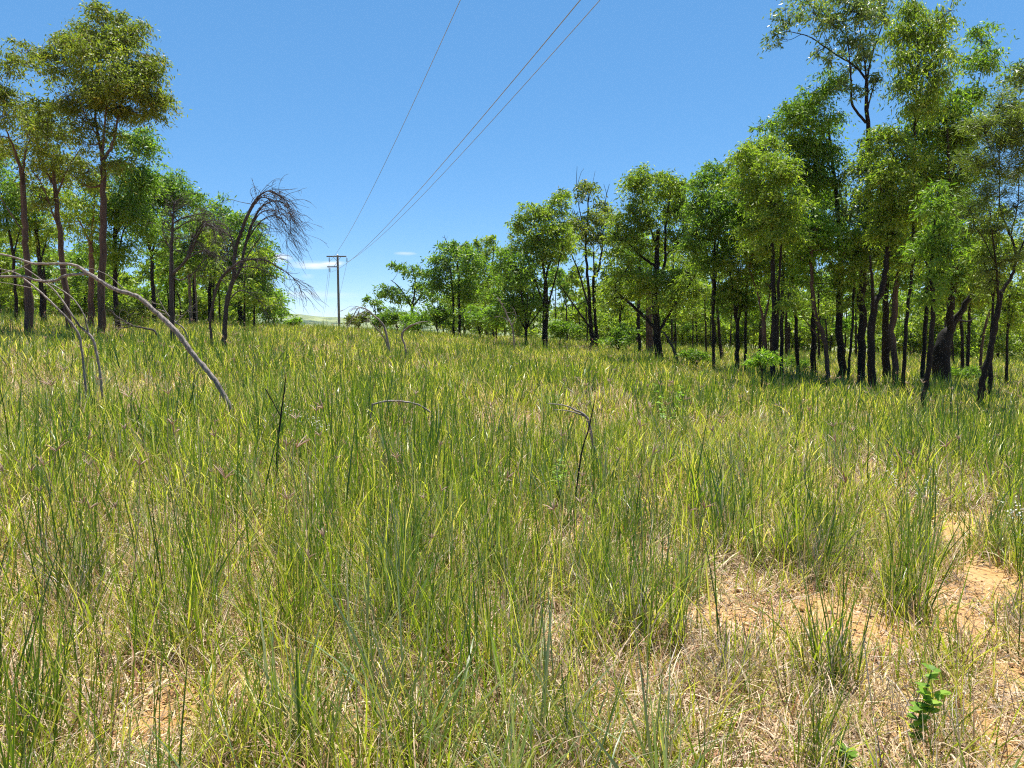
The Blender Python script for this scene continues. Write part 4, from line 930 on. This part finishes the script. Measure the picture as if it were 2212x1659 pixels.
# ------------------------------------------------------------------ grass
lib = bpy.data.collections.new('grass_library')     # shapes only, instanced below
def blades(n, hgt, spread, lean, curl, width, segs=4, flat=0.0, seed=0, stemmy=False):
    r = np.random.default_rng(seed)
    az = r.uniform(0, 2 * np.pi, n)
    rad = spread * np.sqrt(r.uniform(0, 1, n)); pa = r.uniform(0, 2 * np.pi, n)
    base = np.stack([rad * np.cos(pa), rad * np.sin(pa), np.full(n, -.02)], 1)
    L = hgt * r.uniform(.45, 1.12, n)
    th = np.abs(r.normal(0, lean, n)) + flat * r.uniform(.3, 1.0, n)
    cu = np.abs(r.normal(0, curl, n)) * np.where(r.uniform(size=n) < .16, 2.6, 1)
    w = width * r.uniform(.6, 1.3, n)
    tw = az + r.uniform(-1.5, 1.5, n)
    side = np.stack([-np.sin(tw), np.cos(tw), np.zeros(n)], 1)
    V, T_ = [], []
    cur = base.copy(); ang = th.copy()
    for k in range(segs + 1):
        t = k / segs
        ww = w * ((1 - t ** 2.2) if not stemmy else (1 - .75 * t)) * (.75 if t == 0 else 1)
        if k == segs: ww = w * .04
        V.append(cur - side * ww[:, None] / 2); V.append(cur + side * ww[:, None] / 2); T_ += [t, t]
        ang = np.minimum(ang + cu / segs * (1 + t), 2.6)
        step = np.stack([np.sin(ang) * np.cos(az), np.sin(ang) * np.sin(az), np.cos(ang)], 1)
        cur = cur + step * (L / segs)[:, None]
        cur[:, 2] = np.maximum(cur[:, 2], .004)
    V = np.stack(V, 1)                                 # n, 2(segs+1), 3
    m = 2 * (segs + 1)
    q = np.array([(2 * k, 2 * k + 1, 2 * k + 3, 2 * k + 2) for k in range(segs)])
    Q = (np.arange(n)[:, None, None] * m + q[None]).reshape(-1, 4)
    return V.reshape(-1, 3), Q, np.tile(np.array(T_), n)

def tuft(name, parts):
    """parts: list of (material key, verts, quads, t)"""
    me = bpy.data.meshes.new(name)
    v, q, t, mi, n, mats = [], [], [], [], 0, []
    for (mk, V, Q, tt) in parts:
        if mk not in mats: mats.append(mk)
        v.append(V); q.append(Q + n); t.append(tt); mi.append(np.full(len(Q), mats.index(mk))); n += len(V)
    v = np.concatenate(v); q = np.concatenate(q); t = np.concatenate(t); mi = np.concatenate(mi)
    me.vertices.add(len(v)); me.vertices.foreach_set('co', v.astype(np.float32).ravel())
    me.loops.add(q.size); me.loops.foreach_set('vertex_index', q.astype(np.int32).ravel())
    me.polygons.add(len(q)); me.polygons.foreach_set('loop_start', (np.arange(len(q)) * 4).astype(np.int32))
    me.polygons.foreach_set('material_index', mi.astype(np.int32))
    for mk in mats: me.materials.append(M[mk])
    me.update(calc_edges=True)
    a = me.attributes.new('t', 'FLOAT', 'POINT'); a.data.foreach_set('value', t.astype(np.float32))
    return me

def seed_head(hgt, seed, n_sp=6):
    """one stalk with finger-like spikes splayed from its top"""
    r = np.random.default_rng(seed); b = MB()
    bend = r.normal(0, .09, 2)
    tt = np.linspace(0, 1, 6)[:, None]
    st = np.concatenate([bend[None, :] * tt ** 2, tt], 1) * hgt
    st[0, 2] = -.02
    b.tube(st, np.linspace(.0022, .0014, 6), 3)
    tip = st[-1]
    for k in range(n_sp):
        az = r.uniform(0, 6.28); L = r.uniform(.045, .085); el = r.uniform(.15, .95)
        d = np.array((math.cos(az) * math.sin(el), math.sin(az) * math.sin(el), math.cos(el)))
        p = np.stack([tip + d * L * f + np.array((0, 0, -.015 * f * f)) for f in (0, .25, .6, 1)])
        b.tube(p, [.0014, .0030, .0028, .001], 4)
    v = np.concatenate(b.v); q = np.concatenate(b.q)
    return v, q, np.clip(v[:, 2] / hgt, 0, 1)

KINDS = {}
LOD = [(1.0, 1.0, 1.0), (.62, 1.75, 1.25), (.36, 3.2, 1.6)]      # fewer, broader blades for the farther tufts
cur_lod = LOD[0]
def B(n, hgt, spread, lean, curl, width, segs=4, **k):
    c, w, sp = cur_lod
    return blades(max(3, int(n * c)), hgt, spread * sp, lean, curl, width * w, segs, **k)
def kind(name, nv, fn, lods=True):
    global cur_lod
    col = bpy.data.collections.new(name); KINDS[name] = (col, nv, lods)
    for j, cur_lod in enumerate(LOD if lods else LOD[:1]):
        for i in range(nv):
            nm = '%s_%d%02d' % (name, j, i)
            o = bpy.data.objects.new(nm, tuft(nm, fn(i))); col.objects.link(o)
NV = 7
kind('meadow', NV, lambda i: [('grass_green', *B(22, .44, .12, .20, .40, .0066, 4, seed=10 + i)), ('grass_green', *B(15, .30, .14, .45, 1.5, .008, 5, seed=70 + i)), ('straw', *B(22, .36, .15, .45, 1.5, .0066, 5, seed=40 + i))])
kind('reed', NV, lambda i: [('grass_dark', *B(6, .84, .18, .08, .09, .0062, 5, seed=100 + i)), ('grass_green', *B(6, .64, .16, .12, .2, .0068, 5, seed=130 + i)), ('grass_dark', *B(4, .5, .14, .2, .4, .0065, 4, seed=150 + i))])
kind('bluegrass', 5, lambda i: [('grass_blue', *B(16, .58, .05, .24, .35, .0085, 5, seed=200 + i)), ('straw', *B(8, .35, .06, .4, .6, .006, 4, seed=230 + i))])
kind('thatch', NV, lambda i: [('straw', *B(30, .30, .16, .45, 1.6, .006, 5, flat=.35, seed=300 + i)), ('straw', *B(22, .16, .18, .7, 1.0, .0075, 3, flat=.9, seed=345 + i)), ('straw_grey', *B(14, .24, .16, .6, 1.2, .0055, 4, flat=.6, seed=330 + i)), ('grass_green', *B(7, .22, .12, .4, 1.0, .0068, 4, seed=360 + i))])
kind('tussock', 6, lambda i: [('grass_dark', *B(26, .68, .08, .14, .18, .006, 5, seed=900 + i)), ('grass_green', *B(30, .52, .09, .22, .45, .0062, 5, seed=920 + i)), ('straw_grey', *B(44, .36, .09, .30, .45, .005, 4, seed=940 + i)), ('straw', *B(30, .32, .11, .55, 1.1, .0058, 5, seed=960 + i))])
kind('greytuft', 4, lambda i: [('straw_grey', *B(46, .42, .12, .42, .5, .0055, 4, seed=400 + i)), ('straw', *B(26, .38, .12, .4, .6, .005, 4, seed=430 + i))])
kind('ground_green', 5, lambda i: [('grass_green', *B(20, .10, .09, .75, .8, .006, 3, seed=500 + i)), ('straw', *B(8, .1, .1, .9, .8, .004, 2, flat=.6, seed=530 + i))])
kind('seedhead', 6, lambda i: [('seed', *seed_head(.74, 600 + i, 4 + i % 4))], False)
def litter(seed):
    r = np.random.default_rng(seed); n = 26
    c = np.concatenate([r.normal(0, .13, (n, 2)), r.uniform(.004, .02, (n, 1))], 1)
    a = r.uniform(0, 6.28, n); L = r.uniform(.02, .09, n); W = r.uniform(.003, .010, n)
    d = np.stack([np.cos(a), np.sin(a), r.normal(0, .12, n)], 1); s_ = np.stack([-np.sin(a), np.cos(a), np.zeros(n)], 1)
    V = np.stack([c - d * L[:, None] / 2 - s_ * W[:, None] / 2, c - d * L[:, None] / 2 + s_ * W[:, None] / 2, c + d * L[:, None] / 2 + s_ * W[:, None] / 2, c + d * L[:, None] / 2 - s_ * W[:, None] / 2], 1).reshape(-1, 3)
    return V, np.arange(n * 4).reshape(n, 4), np.full(n * 4, .5)
kind('litter', 4, lambda i: [('litter', *litter(700 + i)), ('straw', *litter(720 + i))], False)
def clods(seed):
    r = np.random.default_rng(seed); V, Q, k = [], [], 0
    for _ in range(14):
        c = np.array((*r.normal(0, .12, 2), 0.0)); s_ = r.uniform(.004, .016)
        v = np.array([(a, b, d) for a in (-1, 1) for b in (-1, 1) for d in (-1, 1)], float)
        v = v / np.linalg.norm(v, axis=1)[:, None] * r.uniform(.7, 1.3, (8, 1)) * s_ * np.array((1.2, 1, .7)) + c
        V.append(v); Q.append(np.array([(0, 1, 3, 2), (4, 6, 7, 5), (0, 4, 5, 1), (2, 3, 7, 6), (0, 2, 6, 4), (1, 5, 7, 3)]) + k); k += 8
    return np.concatenate(V), np.concatenate(Q), np.zeros(k)
kind('clods', 4, lambda i: [('clod', *clods(800 + i))], False)

# bare or worn places on the ground (photo pixels of the ground point: centre, half-axes, how bare)
BARE = [(2960, 2330, 430, 140, 1.0), (2760, 2210, 170, 70, .8), (3640, 2260, 320, 130, .95), (3560, 2000, 260, 90, .8), (2100, 2080, 130, 90, .85), (2480, 1925, 190, 75, .8), (1380, 1800, 80, 45, .8),
        (2520, 2640, 330, 170, .8), (3300, 2560, 260, 140, .5), (3790, 2560, 140, 120, .6), (2560, 1840, 130, 50, .6), (2200, 2350, 160, 90, .45), (3300, 2180, 140, 70, .5), (1500, 1990, 90, 50, .4), (3100, 1870, 90, 45, .5), (3400, 1960, 110, 60, .5),
        (90, 1250, 110, 16, .9), (450, 1252, 110, 14, .9), (640, 1262, 90, 12, .5), (3000, 2780, 220, 120, .4), (60, 2420, 70, 90, .5)]
def bare_at(px, py):
    b = np.zeros_like(px)
    for (cx, cy, rx, ry, k) in BARE:
        d = ((px - cx) / (rx * .85)) ** 2 + ((py - cy) / (ry * .85)) ** 2
        b = np.maximum(b, k * np.clip(1.5 - d, 0, 1))
    return b
def vnoise(x, y, s, seed):
    r = np.random.default_rng(seed); out = 0
    for k in range(6):
        a = r.uniform(0, 6.28); f = s * r.uniform(.6, 1.7); out = out + np.sin((x * np.cos(a) + y * np.sin(a)) * f + r.uniform(0, 6.28))
    return out / 3.0                     # roughly -1 .. 1

def scatter(obj_name, label, cat, kname, dens_near, y0, y1, power, mask, scale, seed, wide=1.0, widen=0.0, tilt=.10):
    """density falls off with distance; tufts grow a little broader with it so that the cover stays closed"""
    r = np.random.default_rng(seed)
    edges = np.geomspace(y0, y1, 40)
    X, Y = [], []
    for a, b in zip(edges[:-1], edges[1:]):
        ym = (a + b) / 2; wd = .80 * wide * ym + 1.6
        area = 2 * wd * (b - a)
        n = r.poisson(area * dens_near * min(1.0, (5.0 / ym)) ** power)
        X.append(r.uniform(-wd, wd, n)); Y.append(r.uniform(a, b, n))
    x = np.concatenate(X); y = np.concatenate(Y); z = ground_z(x, y)
    px, py = proj(x, y, z)
    k, sc_ = mask(x, y, px, py)
    keep = r.uniform(size=len(x)) < k
    x, y, z, sc_ = x[keep], y[keep], z[keep], (sc_ * np.ones(len(keep)))[keep]
    n = len(x)
    s = scale * sc_ * r.uniform(.72, 1.3, n)
    wdn = 1 + widen * np.clip((y - 6) / 20, 0, 4)
    me = bpy.data.meshes.new(obj_name)
    me.vertices.add(n); me.vertices.foreach_set('co', np.stack([x, y, z], 1).astype(np.float32).ravel())
    rot = np.stack([r.normal(0, tilt, n), r.normal(0, tilt, n), r.uniform(0, 6.283, n)], 1)
    scl = np.stack([s * wdn, s * wdn, s], 1)
    a = me.attributes.new('rot', 'FLOAT_VECTOR', 'POINT'); a.data.foreach_set('vector', rot.astype(np.float32).ravel())
    a = me.attributes.new('scl', 'FLOAT_VECTOR', 'POINT'); a.data.foreach_set('vector', scl.astype(np.float32).ravel())
    col, nv, lods = KINDS[kname]
    yy = y * r.uniform(.75, 1.3, n)
    lod = (np.where(yy > 5.5, 1, 0) + np.where(yy > 14, 1, 0)) if lods else np.zeros(n, int)
    a = me.attributes.new('idx', 'INT', 'POINT'); a.data.foreach_set('value', (lod * nv + r.integers(0, nv, n)).astype(np.int32))
    o = bpy.data.objects.new(obj_name, me); C.objects.link(o)
    ng = bpy.data.node_groups.new(obj_name + '_nodes', 'GeometryNodeTree')
    ng.interface.new_socket('Geometry', in_out='INPUT', socket_type='NodeSocketGeometry')
    ng.interface.new_socket('Geometry', in_out='OUTPUT', socket_type='NodeSocketGeometry')
    N, Lk = ng.nodes, ng.links
    gi, go = N.new('NodeGroupInput'), N.new('NodeGroupOutput')
    ci = N.new('GeometryNodeCollectionInfo'); ci.inputs[0].default_value = col
    ci.inputs['Separate Children'].default_value = True; ci.inputs['Reset Children'].default_value = True
    ip = N.new('GeometryNodeInstanceOnPoints')
    def attr(nm, ty):
        q = N.new('GeometryNodeInputNamedAttribute'); q.data_type = ty; q.inputs[0].default_value = nm; return q.outputs[0]
    e2r = N.new('FunctionNodeEulerToRotation'); Lk.new(attr('rot', 'FLOAT_VECTOR'), e2r.inputs[0])
    Lk.new(gi.outputs[0], ip.inputs['Points']); Lk.new(ci.outputs[0], ip.inputs['Instance'])
    ip.inputs['Pick Instance'].default_value = True
    Lk.new(attr('idx', 'INT'), ip.inputs['Instance Index'])
    Lk.new(e2r.outputs[0], ip.inputs['Rotation']); Lk.new(attr('scl', 'FLOAT_VECTOR'), ip.inputs['Scale'])
    Lk.new(ip.outputs[0], go.inputs[0])
    md = o.modifiers.new('scatter', 'NODES'); md.node_group = ng
    tag(o, label, cat, kind='stuff')
    print('scatter', obj_name, n)
    return o

def side(px): return np.clip((px - 1700) / 1600, 0, 1)          # the right-hand half of the meadow is thinner
def m_meadow(x, y, px, py):
    b = bare_at(px, py); nz = vnoise(x, y, 1.1, 1)
    k = (1 - .97 * b) * np.clip(.72 + .42 * nz + .3 * vnoise(x, y, .33, 21), .15, 1)
    near_r = side(px) * np.clip((9 - y) / 6, 0, 1)
    k = k * (1 - .50 * near_r)
    s = 1 + .14 * vnoise(x, y, .5, 2) - .18 * near_r
    return k, s
def m_reed(x, y, px, py):
    b = bare_at(px, py); nz = vnoise(x, y, .9, 3)
    return (1 - .93 * b) * np.clip(.50 + .55 * nz - .25 * side(px) * np.clip((10 - y) / 6, 0, 1), .05, 1), 1 + .12 * vnoise(x, y, .7, 4)
def m_blue(x, y, px, py):
    b = bare_at(px, py); c = np.exp(-((px - 1750) / 700) ** 2)
    return (1 - .9 * b) * np.clip(.16 + .5 * c * np.clip((10 - y) / 6, 0, 1) + .25 * vnoise(x, y, 1.3, 5), 0.02, 1), 1.0
def m_thatch(x, y, px, py):
    b = bare_at(px, py)
    straw = np.exp(-((px - 2480) / 380) ** 2 - ((py - 2600) / 260) ** 2) + .8 * np.exp(-((px - 120) / 160) ** 2 - ((py - 2450) / 200) ** 2)
    return np.clip(.74 + .35 * vnoise(x, y, 1.0, 6) - .3 * vnoise(x, y, .33, 21) - .75 * b + straw * 1.2, .08, 1), 1.0
def m_grey(x, y, px, py):
    return np.clip(.18 + .5 * vnoise(x, y, .8, 7) - .7 * bare_at(px, py) + .25 * side(px), 0, 1), 1.0
def m_low(x, y, px, py):
    b = bare_at(px, py)
    return np.clip(.25 + .5 * vnoise(x, y, 1.6, 8) + .25 * b, .08, .8) * np.where(b > .85, .45, 1), 1.0
def m_seed(x, y, px, py):
    return np.clip(.35 + .6 * vnoise(x, y, .6, 9), .05, 1) * (1 - .8 * bare_at(px, py)), 1.0
def m_litter(x, y, px, py): return np.clip(.5 + .5 * vnoise(x, y, 1.4, 10), .1, 1), 1.0
def m_clod(x, y, px, py): return np.clip(bare_at(px, py) + .1, 0, 1) * .8, 1.0

scatter('grass', 'yellow-green meadow grass covering the slope', 'grass', 'meadow', 44, 1.2, 135, .90, m_meadow, 1.0, 31, widen=.30)
scatter('tall_grass', 'tall upright dark green grass stems standing above the meadow', 'grass', 'reed', 19, 1.2, 120, .88, m_reed, 1.0, 32, widen=.2)
def m_tussock(x, y, px, py):
    return np.clip(.55 + .55 * vnoise(x, y, 1.2, 12) - 1.1 * bare_at(px, py), 0, 1), 1 + .15 * vnoise(x, y, .8, 13)
scatter('grass_tussocks', 'dense green grass tussocks standing in the meadow', 'grass', 'tussock', 3.6, 1.7, 60, .75, m_tussock, 1.0, 41, widen=.2, tilt=.08)
scatter('bluish_grass', 'pale bluish arching grass among the green', 'grass', 'bluegrass', 15, 1.2, 70, .85, m_blue, 1.0, 33, widen=.2)
scatter('dry_grass', 'dry straw thatch matted between the green blades', 'grass', 'thatch', 50, 1.0, 70, .95, m_thatch, 1.0, 34, widen=.3)
scatter('dead_tussocks', 'greyish dead grass tussocks scattered in the meadow', 'grass', 'greytuft', 3.2, 1.6, 60, .7, m_grey, .85, 35, widen=.3)
scatter('ground_cover', 'short green cover creeping over the bare sand', 'ground cover', 'ground_green', 26, 1.0, 30, .9, m_low, 1.0, 36, widen=.3)
scatter('seed_heads', 'tan finger-like seed heads standing above the grass', 'seed heads', 'seedhead', 5.0, 2.6, 60, .75, m_seed, 1.0, 37, widen=.12, tilt=.16)
scatter('litter', 'dry leaf and stem litter on the ground', 'litter', 'litter', 26, 1.0, 22, 1.0, m_litter, 1.0, 38)
scatter('clods', 'small clods of sandy earth on the bare patches', 'earth', 'clods', 30, 1.0, 12, 1.0, m_clod, 1.0, 39)

# ------------------------------------------------------------------ single plants one can point at
def plant(name, label, cat, X, Y, kname, var, scale, h=.05, rz=0.0, group=None, D=None):
    D = D or solve_D(X, Y, h)
    p = P(X, Y, D)
    me = KINDS[kname][0].objects[var].data
    o = bpy.data.objects.new(name, me); C.objects.link(o)
    o.location = (p[0], p[1], gz(p[0], p[1])); o.scale = (scale,) * 3; o.rotation_euler = (0, 0, rz)
    return tag(o, label, cat, group)
plant('dead_grass_tussock', 'largest grey dead tussock, beside the orange bare sand', 'tussock', 2990, 2120, 'greytuft', 0, 1.15, .05, .4)
plant('dead_grass_tussock', 'brownish dead tussock at the right before the green grass', 'tussock', 3330, 1960, 'greytuft', 1, .8, .05, 1.4)
plant('dead_grass_tussock', 'dark-based dead tussock at the lower edge of the sand, right of centre', 'tussock', 2680, 2560, 'greytuft', 2, .95, .05, 2.2)

def weed(name, label, X, Y, D, hgt, n, leaf='leaf_fresh', L=.07, W=.028, flowers=False):
    r = np.random.default_rng(hash_str(label)); p = P(X, Y, D); base = np.array((p[0], p[1], gz(p[0], p[1])))
    sb, lb, fb = MB(), MB(), MB()
    for k in range(n):
        a = r.uniform(0, 6.28); sp = r.uniform(.1, .45) * hgt
        e = base + np.array((math.cos(a) * sp, math.sin(a) * sp, hgt * r.uniform(.65, 1.05)))
        path = smooth_path([base - (0, 0, .02), base + (e - base) * .5 + np.array((0, 0, .06 * hgt)), e], 4)
        sb.tube(path, np.linspace(.0035, .0015, len(path)), 4)
        for q in path[2:]:
            for _ in range(3):
                b_ = r.uniform(0, 6.28); d = np.array((math.cos(b_), math.sin(b_), r.uniform(.1, .9))); d /= np.linalg.norm(d)
                s_ = np.cross(d, (0, 0, 1)); s_ /= np.linalg.norm(s_); ll = L * r.uniform(.6, 1.2); ww = W * r.uniform(.7, 1.2)
                m1, m2 = q + d * ll * .35, q + d * ll * .7 - np.array((0, 0, .05 * ll))
                tip = q + d * ll - np.array((0, 0, .18 * ll))
                lb.add([q, m1 + s_ * ww / 2, m2 + s_ * ww * .4, tip, m2 - s_ * ww * .4, m1 - s_ * ww / 2], [(0, 1, 2, 5), (5, 2, 3, 4)])
        if flowers:
            for _ in range(14):
                c = e + r.normal(0, .035, 3); a2 = r.normal(size=3); a2 /= np.linalg.norm(a2); b2 = np.cross(a2, r.normal(size=3)); b2 /= np.linalg.norm(b2)
                w_ = .007; fb.add([c - a2 * w_, c + b2 * w_, c + a2 * w_, c - b2 * w_], [(0, 1, 2, 3)])
    root = empty(name, base, label, 'plant')
    sb.build('stem', M['leaf_green'], root, origin=base); lb.build('leaves', M[leaf], root, smooth=False, origin=base)['kind'] = 'stuff'
    if fb.n: fb.build('flowers', M['flower'], root, smooth=False, origin=base)['kind'] = 'stuff'
weed('seedling', 'bright yellow-green seedling poking out of the grass below the slim twin-stemmed gum', 2500, 1490, 10.5, .85, 4, 'leaf_fresh', .09, .04)
weed('leafy_weed', 'bright green leafy weed beside the dark hollow right of centre', 2095, 1850, solve_D(2095, 1900, .05), .42, 7, 'leaf_fresh', .055, .018)
weed('broadleaf_seedling', 'pale green round-leaved seedling at the lower right', 3420, 2700, solve_D(3420, 2790, .05), .34, 3, 'leaf_fresh', .05, .034)
weed('broadleaf_seedling', 'tiny round-leaved seedling low at the bottom edge of the sand', 3190, 2830, solve_D(3190, 2870, .05), .14, 2, 'leaf_fresh', .04, .03)
weed('flowering_weed', 'white-flowered fluffy weed in the grass beside the black forked stem', 1165, 1600, 7.0, .62, 5, 'leaf_grey', .03, .008, True)
weed('flowering_weed', 'white-flowered weed at the right edge below the wattle', 3828, 2060, 4.9, .62, 5, 'leaf_grey', .03, .008, True)
weed('flowering_weed', 'pale flowered weed in the right meadow above the dead tussock', 3425, 1850, 6.0, .5, 5, 'leaf_grey', .03, .008, True)
print('leaves', LEAF_TOTAL[0])


# ------------------------------------------------------------------ the air over the valley
HAZE = 0.7e-4
def haze_box(z0, z1):
    b = MB(); b.box((0, 2300, (z0 + z1) / 2), 9600, 5600, z1 - z0)
    m, n, l = new_mat('haze_air'); out = n.new('ShaderNodeOutputMaterial'); v = n.new('ShaderNodeVolumePrincipled')
    v.inputs['Color'].default_value = (.80, .90, 1.0, 1); v.inputs['Density'].default_value = HAZE; v.inputs['Anisotropy'].default_value = .2
    l.new(v.outputs[0], out.inputs['Volume'])
    o = b.build('haze', m, smooth=False); tag(o, 'thin pale haze lying over the far valley', 'haze', kind='stuff')
haze_box(-140, 24)
